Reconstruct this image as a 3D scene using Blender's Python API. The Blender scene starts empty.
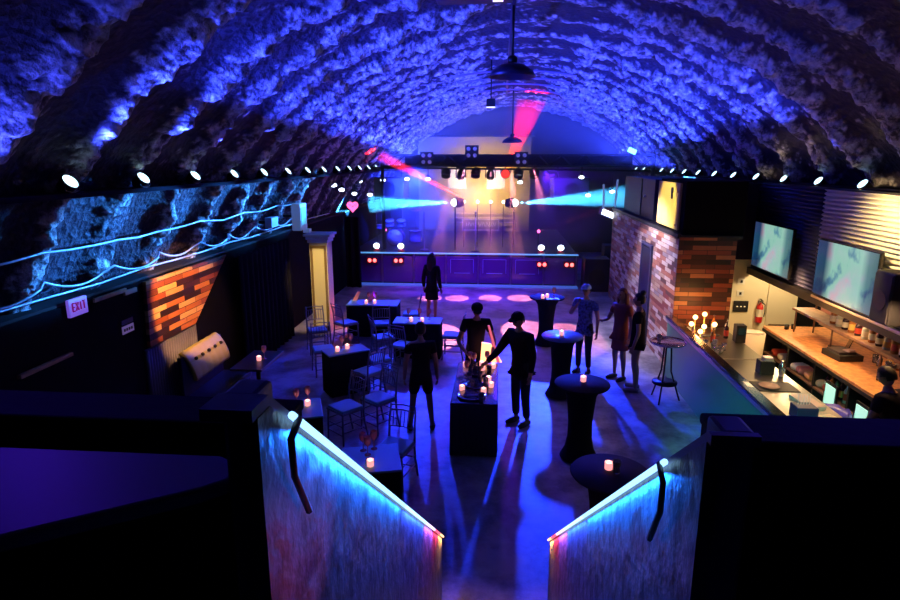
import bpy, bmesh, math, random
from mathutils import Vector, Matrix, noise
random.seed(7)
PI = math.pi
S = bpy.context.scene
COL = S.collection

# ------------------------------------------------------------------ materials
MATS = {}
def nm(name):
    m = bpy.data.materials.new(name); m.use_nodes = True
    return m, m.node_tree.nodes, m.node_tree.links, m.node_tree.nodes['Principled BSDF']
def mat(name, col=(.5,.5,.5), rough=.6, metal=0., emit=None, es=0., spec=.5, trans=0., bump=0., bscale=40., var=0., coat=0.):
    if name in MATS: return MATS[name]
    m, N, Lk, b = nm(name)
    b.inputs['Base Color'].default_value = (*col, 1)
    b.inputs['Roughness'].default_value = rough
    b.inputs['Metallic'].default_value = metal
    b.inputs['Specular IOR Level'].default_value = spec
    b.inputs['Transmission Weight'].default_value = trans
    b.inputs['Coat Weight'].default_value = coat
    if emit:
        b.inputs['Emission Color'].default_value = (*emit, 1)
        b.inputs['Emission Strength'].default_value = es
    if bump or var:
        tc = N.new('ShaderNodeTexCoord'); nz = N.new('ShaderNodeTexNoise')
        nz.inputs['Scale'].default_value = bscale; nz.inputs['Detail'].default_value = 4
        Lk.new(tc.outputs['Object'], nz.inputs['Vector'])
        if bump:
            bp = N.new('ShaderNodeBump'); bp.inputs['Strength'].default_value = bump
            bp.inputs['Distance'].default_value = .02
            Lk.new(nz.outputs['Fac'], bp.inputs['Height']); Lk.new(bp.outputs['Normal'], b.inputs['Normal'])
        if var:
            r = N.new('ShaderNodeValToRGB')
            r.color_ramp.elements[0].position = .3; r.color_ramp.elements[1].position = .7
            r.color_ramp.elements[0].color = (*[c*(1-var) for c in col], 1)
            r.color_ramp.elements[1].color = (*[min(1, c*(1+var)) for c in col], 1)
            Lk.new(nz.outputs['Fac'], r.inputs['Fac']); Lk.new(r.outputs['Color'], b.inputs['Base Color'])
    MATS[name] = m
    return m
def glow(name, col, s): return mat(name, (0.02,0.02,0.02), .5, emit=col, es=s)

def planks(name, axis, tones, bw=.42, bh=.085, rough=.55, gap=.012):
    """staggered wall planks; axis = horizontal world axis of the wall"""
    m, N, Lk, b = nm(name)
    g = N.new('ShaderNodeNewGeometry'); sp = N.new('ShaderNodeSeparateXYZ'); cb = N.new('ShaderNodeCombineXYZ')
    Lk.new(g.outputs['Position'], sp.inputs[0])
    Lk.new(sp.outputs[axis], cb.inputs['X']); Lk.new(sp.outputs['Z'], cb.inputs['Y'])
    br = N.new('ShaderNodeTexBrick'); br.offset = .37; br.offset_frequency = 2; br.squash = 1
    br.inputs['Color1'].default_value = (0,0,0,1); br.inputs['Color2'].default_value = (1,1,1,1)
    br.inputs['Mortar'].default_value = (0,0,0,1)
    br.inputs['Scale'].default_value = 1; br.inputs['Brick Width'].default_value = bw
    br.inputs['Row Height'].default_value = bh; br.inputs['Mortar Size'].default_value = gap*.35
    br.inputs['Mortar Smooth'].default_value = 0
    Lk.new(cb.outputs[0], br.inputs['Vector'])
    r = N.new('ShaderNodeValToRGB'); r.color_ramp.interpolation = 'CONSTANT'
    els = r.color_ramp.elements
    n = len(tones)
    els[0].position = 0; els[0].color = (*tones[0],1); els[1].position = 1/n; els[1].color = (*tones[1],1)
    for i in range(2, n):
        e = els.new(i/n); e.color = (*tones[i],1)
    Lk.new(br.outputs['Color'], r.inputs['Fac'])
    mp = N.new('ShaderNodeMapping'); mp.inputs['Scale'].default_value = (3,60,1)
    nz = N.new('ShaderNodeTexNoise'); nz.inputs['Scale'].default_value = 1.5; nz.inputs['Detail'].default_value = 5
    Lk.new(cb.outputs[0], mp.inputs[0]); Lk.new(mp.outputs[0], nz.inputs['Vector'])
    mx = N.new('ShaderNodeMix'); mx.data_type = 'RGBA'; mx.blend_type = 'MULTIPLY'; mx.inputs['Factor'].default_value = .55
    Lk.new(r.outputs['Color'], mx.inputs['A']); Lk.new(nz.outputs['Fac'], mx.inputs['B'])
    Lk.new(mx.outputs['Result'], b.inputs['Base Color'])
    bp = N.new('ShaderNodeBump'); bp.inputs['Strength'].default_value = .8; bp.inputs['Distance'].default_value = .02
    mth = N.new('ShaderNodeMath'); mth.operation = 'SUBTRACT'
    Lk.new(br.outputs['Color'], mth.inputs[0]); Lk.new(br.outputs['Fac'], mth.inputs[1])
    Lk.new(mth.outputs[0], bp.inputs['Height']); Lk.new(bp.outputs['Normal'], b.inputs['Normal'])
    b.inputs['Roughness'].default_value = rough
    return m

def foam_mat():
    m, N, Lk, b = nm('sprayed_foam')
    g = N.new('ShaderNodeNewGeometry')
    n1 = N.new('ShaderNodeTexNoise'); n1.inputs['Scale'].default_value = 9; n1.inputs['Detail'].default_value = 6; n1.inputs['Roughness'].default_value = .65
    v = N.new('ShaderNodeTexVoronoi'); v.inputs['Scale'].default_value = 13
    Lk.new(g.outputs['Position'], n1.inputs['Vector']); Lk.new(g.outputs['Position'], v.inputs['Vector'])
    ad = N.new('ShaderNodeMath'); ad.operation = 'MULTIPLY_ADD'; ad.inputs[1].default_value = .45
    Lk.new(v.outputs['Distance'], ad.inputs[0]); Lk.new(n1.outputs['Fac'], ad.inputs[2])
    bp = N.new('ShaderNodeBump'); bp.inputs['Strength'].default_value = 1; bp.inputs['Distance'].default_value = .09
    Lk.new(ad.outputs[0], bp.inputs['Height']); Lk.new(bp.outputs['Normal'], b.inputs['Normal'])
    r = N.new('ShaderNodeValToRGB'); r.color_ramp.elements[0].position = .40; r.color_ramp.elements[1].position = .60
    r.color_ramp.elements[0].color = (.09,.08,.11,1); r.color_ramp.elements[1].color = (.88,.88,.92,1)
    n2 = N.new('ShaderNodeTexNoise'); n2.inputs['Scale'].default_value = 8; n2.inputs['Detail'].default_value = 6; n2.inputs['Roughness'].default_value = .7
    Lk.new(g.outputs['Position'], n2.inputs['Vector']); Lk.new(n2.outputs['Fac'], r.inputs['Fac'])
    at_ = N.new('ShaderNodeAttribute'); at_.attribute_name = 'rib_tone'
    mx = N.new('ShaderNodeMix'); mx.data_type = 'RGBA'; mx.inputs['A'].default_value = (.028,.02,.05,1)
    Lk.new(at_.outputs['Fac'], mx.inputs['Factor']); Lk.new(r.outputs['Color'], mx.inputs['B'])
    Lk.new(mx.outputs['Result'], b.inputs['Base Color']); b.inputs['Roughness'].default_value = .62
    return m

def floor_mat():
    m, N, Lk, b = nm('stained_concrete')
    g = N.new('ShaderNodeNewGeometry')
    n = N.new('ShaderNodeTexNoise'); n.inputs['Scale'].default_value = 1.3; n.inputs['Detail'].default_value = 9; n.inputs['Roughness'].default_value = .68
    Lk.new(g.outputs['Position'], n.inputs['Vector'])
    r = N.new('ShaderNodeValToRGB'); r.color_ramp.elements[0].position = .38; r.color_ramp.elements[1].position = .6
    r.color_ramp.elements[0].color = (.10,.10,.11,1); r.color_ramp.elements[1].color = (.42,.41,.40,1)
    Lk.new(n.outputs['Fac'], r.inputs['Fac']); Lk.new(r.outputs['Color'], b.inputs['Base Color'])
    r2 = N.new('ShaderNodeMapRange'); r2.inputs['To Min'].default_value = .28; r2.inputs['To Max'].default_value = .6
    Lk.new(n.outputs['Fac'], r2.inputs['Value']); Lk.new(r2.outputs['Result'], b.inputs['Roughness'])
    bp = N.new('ShaderNodeBump'); bp.inputs['Strength'].default_value = .25; bp.inputs['Distance'].default_value = .02
    Lk.new(n.outputs['Fac'], bp.inputs['Height']); Lk.new(bp.outputs['Normal'], b.inputs['Normal'])
    return m

black   = mat('black_paint', (.008,.008,.010), .6)
blackm  = mat('black_metal', (.015,.015,.018), .38, .6)
blackcl = mat('black_cloth', (.010,.010,.014), .95, spec=.1, bump=.4, bscale=60)
drape_m = mat('black_drape', (.012,.010,.02), .95, spec=.1)
steel   = mat('brushed_steel', (.36,.34,.31), .28, 1., bump=.05, bscale=90)
chrome  = mat('chrome', (.8,.8,.8), .12, 1.)
white   = mat('white_plastic', (.75,.75,.75), .5)
cream   = mat('cream_paint', (.80,.70,.48), .75)
creamc  = mat('cream_cloth', (.80,.72,.50), .85)
glass_m = mat('clear_glass', (.9,.9,.95), .05, spec=.9, trans=.85)
woodtop = mat('orange_wood', (.55,.24,.09), .4, bump=.15, bscale=12, var=.35)
shelfwd = mat('shelf_wood', (.45,.24,.12), .55, var=.25, bscale=9)
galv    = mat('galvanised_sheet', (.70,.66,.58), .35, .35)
shadecor = mat('shaded_blue_sheet', (.03,.03,.09), .4, .5)  # shade on the header's unlit sheets put into this dark blue
tabletop_m = mat('pale_table_top', (.22,.55,.50), .45)
seat_m  = mat('pale_seat_pad', (.28,.66,.66), .6)
chair_m = mat('silver_chair_paint', (.22,.22,.26), .35, .6)
skin_d  = mat('skin', (.42,.22,.15), .55)
red_p   = mat('red_enamel', (.65,.02,.02), .3)
lens_m  = glow('par_lens_glow', (.55,.85,1.), 3.)
lens_off= mat('dark_lens', (.02,.02,.03), .1)
flame_m = glow('candle_flame', (1.,.55,.42), 9.)
vot_m   = mat('votive_glass', (.9,.6,.6), .2, emit=(1.,.35,.35), es=1.2)
pinkgl  = mat('pink_tinted_glass', (.75,.35,.38), .15, spec=.8, trans=.3)
screen_off = mat('screen_black', (.004,.004,.006), .15)

# ------------------------------------------------------------------ mesh builder
class MB:
    def __init__(s): s.b = bmesh.new(); s.mi = 0
    def _tag(s, fs):
        for f in fs: f.material_index = s.mi
    def box(s, c, d, rz=0, rx=0, ry=0, bev=0.):
        M = Matrix.Translation(Vector(c)) @ Matrix.Rotation(rz,4,'Z') @ Matrix.Rotation(ry,4,'Y') @ Matrix.Rotation(rx,4,'X') @ Matrix.Diagonal((d[0],d[1],d[2],1))
        t = bmesh.new(); bmesh.ops.create_cube(t, size=1, matrix=M)
        if bev > 0:
            bmesh.ops.bevel(t, geom=t.edges[:], offset=min(bev, min(d)*.45), segments=2, profile=.5, affect='EDGES')
        s._merge(t); return s
    def _merge(s, t):
        for f in t.faces: f.material_index = s.mi
        me = bpy.data.meshes.new('tmp'); t.to_mesh(me); t.free(); s.b.from_mesh(me); bpy.data.meshes.remove(me)
    def tube(s, pts, r, n=8, closed=False, cap=True):
        pts = [Vector(p) for p in pts]; rs = r if isinstance(r,(list,tuple)) else [r]*len(pts)
        rings = []; prev = None; m = len(pts)
        for i,p in enumerate(pts):
            a = pts[i-1] if (i > 0 or closed) else p
            c = pts[(i+1) % m] if (i < m-1 or closed) else p
            t = (c-a)
            t = t.normalized() if t.length > 1e-9 else Vector((0,0,1))
            if prev is None:
                u = t.orthogonal().normalized()
            else:
                u = prev - t*prev.dot(t)
                u = u.normalized() if u.length > 1e-6 else t.orthogonal().normalized()
            prev = u; v = t.cross(u)
            rings.append([s.b.verts.new(p + (u*math.cos(2*PI*k/n)+v*math.sin(2*PI*k/n))*rs[i]) for k in range(n)])
        fs = []
        for i in range(m if closed else m-1):
            A, B = rings[i], rings[(i+1) % m]
            for k in range(n): fs.append(s.b.faces.new((A[k],A[(k+1)%n],B[(k+1)%n],B[k])))
        if cap and not closed:
            fs.append(s.b.faces.new(rings[0][::-1])); fs.append(s.b.faces.new(rings[-1]))
        s._tag(fs)
        for f in fs: f.smooth = len(f.verts) == 4
        return s
    def cyl(s, a, b, r, r2=None, n=16):
        return s.tube([a,b], [r, r if r2 is None else r2], n)
    def lathe(s, prof, c=(0,0,0), n=20, M=None):
        c = Vector(c); rings = []
        for (r,z) in prof:
            if r < 1e-5:
                v = Vector((0,0,z)); v = M @ v if M else v
                rings.append([s.b.verts.new(c+v)])
            else:
                R = []
                for k in range(n):
                    v = Vector((r*math.cos(2*PI*k/n), r*math.sin(2*PI*k/n), z)); v = M @ v if M else v
                    R.append(s.b.verts.new(c+v))
                rings.append(R)
        fs = []
        for A,B in zip(rings, rings[1:]):
            for k in range(n):
                k2 = (k+1)%n
                if len(A)==1 and len(B)==1: continue
                if len(A)==1: fs.append(s.b.faces.new((A[0],B[k2],B[k])))
                elif len(B)==1: fs.append(s.b.faces.new((A[k],A[k2],B[0])))
                else: fs.append(s.b.faces.new((A[k],A[k2],B[k2],B[k])))
        s._tag(fs)
        for f in fs: f.smooth = True
        return s
    def ball(s, c, r, n=12, sc=(1,1,1)):
        t = bmesh.new(); bmesh.ops.create_uvsphere(t, u_segments=n, v_segments=max(6,n*2//3), radius=1)
        for v in t.verts: v.co = Vector((c[0]+v.co.x*r*sc[0], c[1]+v.co.y*r*sc[1], c[2]+v.co.z*r*sc[2]))
        for f in t.faces: f.smooth = True
        s._merge(t); return s
    def prism(s, poly, off):
        """poly: list of 3D points (planar), extruded by off"""
        off = Vector(off); A = [s.b.verts.new(Vector(p)) for p in poly]; B = [s.b.verts.new(Vector(p)+off) for p in poly]
        n = len(poly); fs = [s.b.faces.new(A), s.b.faces.new(B[::-1])]
        for k in range(n): fs.append(s.b.faces.new((A[k],B[k],B[(k+1)%n],A[(k+1)%n])))
        s._tag(fs); return s
    def addmesh(s, me, M=None):
        t = bmesh.new(); t.from_mesh(me)
        if M: bmesh.ops.transform(t, matrix=M, verts=t.verts[:])
        s._merge2(t)
        return s
    def _merge2(s, t):
        mi = s.mi
        for f in t.faces: f.material_index = mi; f.smooth = True
        me = bpy.data.meshes.new('tmp'); t.to_mesh(me); t.free(); s.b.from_mesh(me); bpy.data.meshes.remove(me)
    def build(s, name, m, parent=None, loc=None, rz=0, label=None, bevel=0):
        bmesh.ops.recalc_face_normals(s.b, faces=s.b.faces[:])
        me = bpy.data.meshes.new(name); s.b.to_mesh(me); s.b.free()
        for q in (m if isinstance(m,(list,tuple)) else [m]): me.materials.append(q)
        o = bpy.data.objects.new(name, me); COL.objects.link(o)
        if parent: o.parent = parent
        if loc is not None: o.location = loc
        o.rotation_euler.z = rz
        if label: o['label'] = label
        if bevel:
            md = o.modifiers.new('bevel','BEVEL'); md.width = bevel; md.segments = 2; md.limit_method = 'ANGLE'
        return o

def thing(name, label, cat, loc=(0,0,0), rz=0, group=None):
    o = bpy.data.objects.new(name, None); COL.objects.link(o); o.empty_display_size = .1
    o.location = loc; o.rotation_euler = (0,0,rz); tag(o, label, cat, group); return o
def tag(o, label, cat, group=None):
    o['label'] = label; o['category'] = cat
    if group: o['group'] = group
    return o
def struct(o): o['kind'] = 'structure'; return o
def children(o): return [c for c in COL.objects if c.parent == o]
KIDS = {}
def dup(root, loc, rz=None, label=None, group=None):
    if root.name not in KIDS:
        KIDS[root.name] = [(c, children(c)) for c in children(root)]
    kids = KIDS[root.name]
    r = root.copy(); COL.objects.link(r); r.location = loc
    if rz is not None: r.rotation_euler.z = rz
    if label: r['label'] = label
    if group: r['group'] = group
    for c, gs in kids:
        d = c.copy(); COL.objects.link(d); d.parent = r
        for g in gs:
            e = g.copy(); COL.objects.link(e); e.parent = d
    return r
ORD = ['first','second','third','fourth','fifth','sixth','seventh','eighth','ninth','tenth','eleventh','twelfth','thirteenth','fourteenth','fifteenth','sixteenth','seventeenth','eighteenth']

def light(kind, loc, col, power, target=None, size=.05, angle=60, blend=.5, name='lamp', vol=1., sy=None):
    d = bpy.data.lights.new(name, kind); d.color = col; d.energy = power
    if kind == 'SPOT': d.spot_size = math.radians(angle); d.spot_blend = blend; d.shadow_soft_size = size
    elif kind == 'AREA':
        d.size = size
        if sy: d.shape = 'RECTANGLE'; d.size_y = sy
    else: d.shadow_soft_size = size
    d.volume_factor = vol
    o = bpy.data.objects.new(name, d); COL.objects.link(o); o.location = loc
    if target is not None:
        o.rotation_euler = (Vector(target)-Vector(loc)).to_track_quat('-Z','Y').to_euler()
    return o

# ------------------------------------------------------------------ camera
Hc = 3.85; CX = -.5; YAW = math.radians(4.75); P = math.atan(139/600)
cam = bpy.data.cameras.new('camera'); cam.lens = 24; cam.sensor_width = 36; cam.clip_start = .05
co = bpy.data.objects.new('camera', cam); COL.objects.link(co); S.camera = co
co.location = (CX, 0, Hc); co.rotation_euler = (PI/2 - P, 0, YAW)
S.view_settings.view_transform = 'Standard'; S.view_settings.look = 'None'
S.view_settings.gamma = 1; S.view_settings.exposure = 0; S.view_settings.use_curve_mapping = False
w = bpy.data.worlds.new('dark'); S.world = w; w.use_nodes = True
w.node_tree.nodes['Background'].inputs['Color'].default_value = (.01,0,.06,1)
w.node_tree.nodes['Background'].inputs['Strength'].default_value = .2

# ------------------------------------------------------------------ shell
R = 6.1; Y0, Y1 = -2.0, 26.2
fm = MB(); fm.box((0, (Y0+Y1)/2, -.1), (12.6, Y1-Y0+.4, .2)); struct(fm.build('floor', floor_mat()))

def foam_ceiling():
    th0 = math.asin(2.28/R); NA = 380; NY = 760
    b = bmesh.new(); rows = []; tone = []
    for j in range(NY+1):
        y = Y0 + (Y1-Y0)*j/NY
        row = []
        for i in range(NA+1):
            th = PI - th0 - (PI-2*th0)*i/NA
            x = R*math.cos(th); z = R*math.sin(th)
            wob = .12*noise.noise(Vector((x*.9, z*.9, 3.1+y*.25)))
            ph = (y + wob)/1.15 * 2*PI
            rib = (.5+.5*math.cos(ph))**2.6
            cen = 1/(1+math.exp(-(abs(x)-.9)*6))          # smooth strip at the crown
            f = noise.fractal(Vector((x*2.1, y*2.1, z*2.1)), 1, 2.1, 5)
            g = noise.fractal(Vector((x*7, y*7, z*7)), .8, 2.2, 3)
            big = noise.noise(Vector((x*.7, y*.7, z*.7)))
            h = rib*(.17+.10*big)*(.45+.55*cen) + (.07*f + .05*g)*(.25+.75*cen)*(.20+1.1*rib)
            tone.append(max(0.,min(1., (rib*(.55+.45*cen) + .50*f + .70*g + .12*big - (.44 if z > 3.6 else .78))*5.)))  # paler on the ribs, darker between; higher cutoff low on the walls
            h = max(h, -.05)
            rr = R - h
            row.append(b.verts.new((rr*math.cos(th), y, rr*math.sin(th))))
        rows.append(row)
    for j in range(NY):
        for i in range(NA):
            f = b.faces.new((rows[j][i], rows[j][i+1], rows[j+1][i+1], rows[j+1][i])); f.smooth = True
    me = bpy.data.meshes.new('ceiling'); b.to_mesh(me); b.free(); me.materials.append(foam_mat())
    ca = me.attributes.new('rib_tone','FLOAT','POINT'); ca.data.foreach_set('value', tone)
    o = bpy.data.objects.new('ceiling', me); COL.objects.link(o); struct(o)
foam_ceiling()

dw = mat('wall_dark', (.004,.004,.007), .85, spec=.05, bump=.3, bscale=6)
backw = mat('end_wall_paint', (.004,.003,.010), .7, bump=.3, bscale=5)
struct(MB().box((-5.45,(Y0+Y1)/2,1.14),(.3,Y1-Y0,2.28)).build('wall_left', dw))
struct(MB().box((5.45,(Y0+Y1)/2,1.14),(.3,Y1-Y0,2.28)).build('wall_right', dw))
# ledges on top of the two low walls
struct(MB().box((-5.46,(Y0+Y1)/2,2.29),(.28,Y1-Y0,.05)).build('trim_1', mat('ledge_paint',(.012,.010,.014),.8)))
def endwall(name, y, t, m):
    pts = [(6.2*math.cos(a), y, 6.2*math.sin(a)) for a in [PI*k/40 for k in range(41)]]
    return struct(MB().prism(pts, (0,t,0)).build(name, m))
endwall('wall_far', Y1, .2, backw); endwall('wall_near', Y0-.2, .2, dw)

# plank panel on the left wall (far side cut on a slant to draw the light's edge) and pleated metal wainscot below
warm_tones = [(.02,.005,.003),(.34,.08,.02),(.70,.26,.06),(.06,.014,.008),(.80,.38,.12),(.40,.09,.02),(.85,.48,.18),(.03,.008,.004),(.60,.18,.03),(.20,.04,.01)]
pp = thing('wall_panel', 'warm reclaimed plank panel cut along a slanted light edge on the left wall', 'wall panel', (0,0,0))
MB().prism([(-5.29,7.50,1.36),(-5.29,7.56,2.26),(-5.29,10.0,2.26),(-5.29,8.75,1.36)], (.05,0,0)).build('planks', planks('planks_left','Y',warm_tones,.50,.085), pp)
wz = MB()
for i in range(22):
    y = 7.45 + i*.062
    wz.cyl((-5.27,y,.02),(-5.27,y,1.33),.028,n=6)
wz.box((-5.285,8.12,.68),(.02,1.4,1.32)); wz.build('pleated_panel', mat('grey_pleats',(.09,.09,.11),.5,.3), pp)

# conduits and cable swags along the left wall
cm = mat('conduit_metal', (.45,.5,.6), .4, .5)
tag(MB().tube([(-5.28,2.2+i*.9,2.43+.015*math.sin(i*2.3)) for i in range(17)], .014, 8).build('wall_conduit', cm), 'straight metal conduit along the ledge over the left wall', 'pipe')
cb = MB(); pts=[]
y=2.5
while y < 13.6:
    for k in range(8):
        t = k/8; pts.append((-5.18+.03*math.sin(y*3), y+t*1.08, 2.62-.13*4*t*(1-t)+.015*noise.noise(Vector((y+t,0,0)))*3))
    y += 1.08
cb.tube(pts, .014, 6)
tag(cb.build('swagged_cable', cm), 'pale cable hanging in shallow swags over the left ledge', 'cable')
pts = [(-5.05+.05*noise.noise(Vector((i*.6,1,0))), 2.0+i*.4, 2.93+.05*noise.noise(Vector((i*.5,5,2)))) for i in range(29)]
tag(MB().tube(pts,.013,6).build('upper_cable', cm), 'upper cable run stapled along the curved foam wall, above the swagged cable', 'cable')
tag(MB().tube([(-4.92,8+i*.5,3.55+.02*math.sin(i)) for i in range(20)],.014,6).build('light_rail_cable', mat('brown_cable',(.30,.18,.14),.6)), 'thin brown cable running below the left row of ledge lights', 'cable')

# light ledges carrying the par lights
for side,nme in ((-1,'trim_2'),(1,'trim_3')):
    struct(MB().box((side*4.80,13.6,3.525 if side<0 else 3.46),(.42,24.5,.05)).build(nme, drape_m))

# ------------------------------------------------------------------ par lights on the ledges
def make_par(label, group, loc, n):
    """n: aim direction"""
    n = Vector(n).normalized()
    t = thing('par_light', label, 'stage light', loc, 0, group)
    M = n.to_track_quat('Z','Y').to_matrix()
    MB().lathe([(0,-.16),(.045,-.16),(.07,-.12),(.08,-.03),(.084,0),(.078,0),(.075,-.012),(0,-.012)],M=M,n=18).build('housing', black, t)
    MB().lathe([(0,.0),(.045,0.004),(.074,-.006),(.074,-.010),(0,-.010)],M=M,n=18).build('lens', lens_m, t)
    yk = MB(); yk.tube([(0,-.1,0),(0,-.1,-.09),(0,0,-.115),(0,.1,-.09),(0,.1,0)],.01,6); yk.build('yoke', blackm, t)
    return t
parL = None; NL = 17
spots = []
for side in (-1,1):
    n = Vector((-side*.78,-.12,.62)).normalized()
    proto = None
    ys = [5.53+1.21*k for k in range(NL)] if side < 0 else [9.10+1.22*k for k in range(13)]
    for k,yy in enumerate(ys):
        z = 3.665 if side < 0 else 3.54+.004*k
        sd = 'left' if side < 0 else 'right'
        lab = f'round par light glowing white, {ORD[k]} from the near end of the {sd} ledge'
        grp = f'par lights along the {sd} ledge'
        if side > 0 and k < 1: lab = f'round par light on the right ledge, nearest of the right row'
        if proto is None: proto = make_par(lab, grp, (side*4.60,yy,z), n)
        else: dup(proto, (side*4.60,yy,z), label=lab)
        p = Vector((side*4.60,yy,z)) + n*.16
        spots.append((side,k,p))
BLUE=(.05,.16,1.); DEEP=(.12,.0,1.); CYAN=(.10,.50,1.)
for side,k,p in spots:
    # real output of each par: up and across the vault
    near = 1.0
    light('SPOT', p, (.03,.055,1.), 1500, p+Vector((-side*1.0,.62,.66)), .05, 62, .9, 'par_beam', .15)
for y in (2.,4.2):                       # pars hidden above the balcony, same rows
    for side in (-1,1):
        light('SPOT', (side*4.6,y,3.6), (.05,.07,1.), 110, (side*4.6-side*2.2,y+1.8,3.6+2.6), .06, 95, .9, 'par_beam', .15)

# ------------------------------------------------------------------ stage
STY = 18.6
st = thing('stage', 'raised black stage with glossy panelled front across the far end', 'stage', (0,0,0))
MB().box((-1.67,22.3,.5),(7.2,7.2,1.0)).build('deck', mat('stage_black',(.015,.013,.02),.45), st)
gloss = mat('glossy_front', (.10,.025,.16), .2, coat=.4)
pw = 7.14/7
for i in range(7):
    x = -5.24 + pw*(i+.5)
    p_ = MB().box((x,STY+.06,.5),(pw-.06,.04,.84),bev=.008).build('front_panel', gloss, st)
for i in (3,4,5):  # pale strips stand in for reflections on the middle front panels
    x = -5.24+pw*(i+.5); f=MB()
    for c_,d_ in (((x-.36,STY+.03,.62),(.015,.015,.44)),((x+.36,STY+.03,.62),(.015,.015,.44)),((x,STY+.03,.84),(.72,.015,.012)),((x,STY+.03,.40),(.5,.015,.02))): f.box(c_,d_)
    f.build('panel_reflection', mat('pale_blue_reflection',(.4,.5,.8),.3,.4), st)
for i in range(8):
    x = -5.24+pw*i
    MB().box((x,STY+.05,.5),(.05,.07,1.0)).build('front_post', mat('purple_post',(.16,.10,.22),.4,.5), st)
MB().box((-1.67,STY+.04,1.015),(7.2,.10,.035),bev=.008).build('edge_trim', mat('pale_edge_trim',(.45,.65,.75),.35,.4,emit=(.12,.45,1.),es=.7), st)  # emission stands in for light caught along the stage edge
MB().box((-1.67,STY-.12,.03),(7.2,.2,.06),bev=.01).build('base_step', mat('blue_grey_step',(.30,.36,.42),.4,.3,emit=(.06,.22,1.),es=.35), st)  # slight emission put in for the light along the step

# backdrop behind the band area, drum riser, sign
pg = mat('backdrop_paint',(.42,.34,.09),.8, bump=.2, bscale=5)
bk = thing('backdrop', 'beige backdrop hanging behind the stage in warm light', 'backdrop', (-1.85,25.2,1.0))
MB().box((0.25,0,1.9),(4.6,.05,3.8)).build('cloth', pg, bk)
MB().cyl((-2.2,0,3.82),(2.7,0,3.82),.03,n=8).build('hanging_pipe', blackm, bk)
for i in range(3):
    tag(MB().box((-1.15,24.3+.25*i,1.42+.16*i),(2.6-.1*i,.22,.05),bev=.01).build('riser_plank', mat('ochre_plank',(.45,.34,.16),.6)),
        ['low ochre plank rail behind the stage sign, lowest of three','ochre plank rail behind the stage sign, middle of three','ochre plank rail behind the stage sign, topmost of three'][i], 'rail', 'plank rails behind the sign')
for o in [o for o in COL.objects if o.name.startswith('riser_plank')]: pass
sg = thing('stage_sign', 'flat white-framed board with a row of pale strokes at the back of the stage', 'sign', (-1.25,23.6,1.0))
MB().box((0,0,.42),(1.42,.05,.44)).build('board', mat('sign_brown',(.16,.10,.09),.6), sg)
f = MB()
for c,d in (((0,-.035,.21),(1.46,.03,.05)),((0,-.035,.63),(1.36,.03,.02)),((-.70,-.035,.42),(.03,.03,.44)),((.70,-.035,.42),(.03,.03,.44))): f.box(c,d)
f.build('frame', mat('sign_white',(.6,.58,.6),.5), sg)
f = MB(); rr = random.Random(3)    # row of pale, unreadable strokes
for i in range(17):
    x=-.56+i*.07; f.box((x,-.03,.43),(.028,.02,.12+.08*rr.random()),ry=rr.uniform(-.35,.35))
f.build('pale_strokes', mat('sign_white'), sg)


ms = thing('microphone_stand', 'tall straight microphone stand at the centre of the stage', 'microphone stand', (-1.28,19.3,1.0))
MB().lathe([(0,0),(.14,0),(.14,.015),(.02,.03),(0,.03)],n=20).build('base', blackm, ms)
MB().cyl((0,0,.02),(0,0,1.12),.014,n=8).build('pole', mat('pale_pole',(.6,.62,.7),.3,.7), ms)
MB().lathe([(0,1.10),(.02,1.10),(.025,1.2),(.035,1.22),(.035,1.26),(0,1.29)],n=12).build('microphone', chrome, ms)
tag(MB().lathe([(0,0),(.14,0),(.14,.02),(.018,.03),(.018,1.25),(0,1.25)],(-2.97,19.5,1.0),n=14).build('stand_pole', mat('purple_grey_pole',(.3,.28,.38),.4,.5)),'bare slim pole on the stage left of the microphone stand','pole')

# drum kit, far left of stage
dk = thing('drum_kit', 'dark drum kit with cymbals at the left side of the stage', 'drum kit', (-4.1,21.0,1.0))
drm = mat('drum_shell',(.05,.03,.08),.25,coat=.5); hd = mat('drum_head',(.25,.22,.3),.5)
def drum(c,r,h,rx,nme):
    M = Matrix.Rotation(rx,3,'X')
    d = MB().lathe([(0,0),(r,0),(r*1.03,.0),(r*1.03,.03),(r,.03),(r,h-.03),(r*1.03,h-.03),(r*1.03,h),(r,h),(0,h)],c,n=20,M=M).build(nme, drm, dk)
    MB().lathe([(0,h+.004),(r*.97,h+.004),(r*.97,h),(0,h)],c,n=20,M=M).build('drum_head', hd, d)
drum((0,-.2,.28),.28,.4,PI/2,'bass_drum'); drum((-.3,.1,.62),.16,.2,.3,'tom_drum'); drum((.12,.1,.62),.16,.2,.3,'tom_drum'); drum((.6,.2,.05),.22,.4,0,'floor_drum'); drum((-.65,.2,.5),.18,.14,0,'snare_drum')
for x,y,z in ((-.75,0,1.15),(.65,0,1.2),(.1,.5,1.3)):
    c=MB().lathe([(0,.03),(.03,.025),(.22,0),(.22,-.004),(0,.02)],(x,y,z),n=20,M=Matrix.Rotation(.25,3,'X')).build('cymbal', mat('bronze',(.6,.42,.18),.3,1.), dk)
    MB().cyl((x,y+.03,0),(x,y,z),.012,n=6).build('cymbal_stand', chrome, dk)

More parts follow.
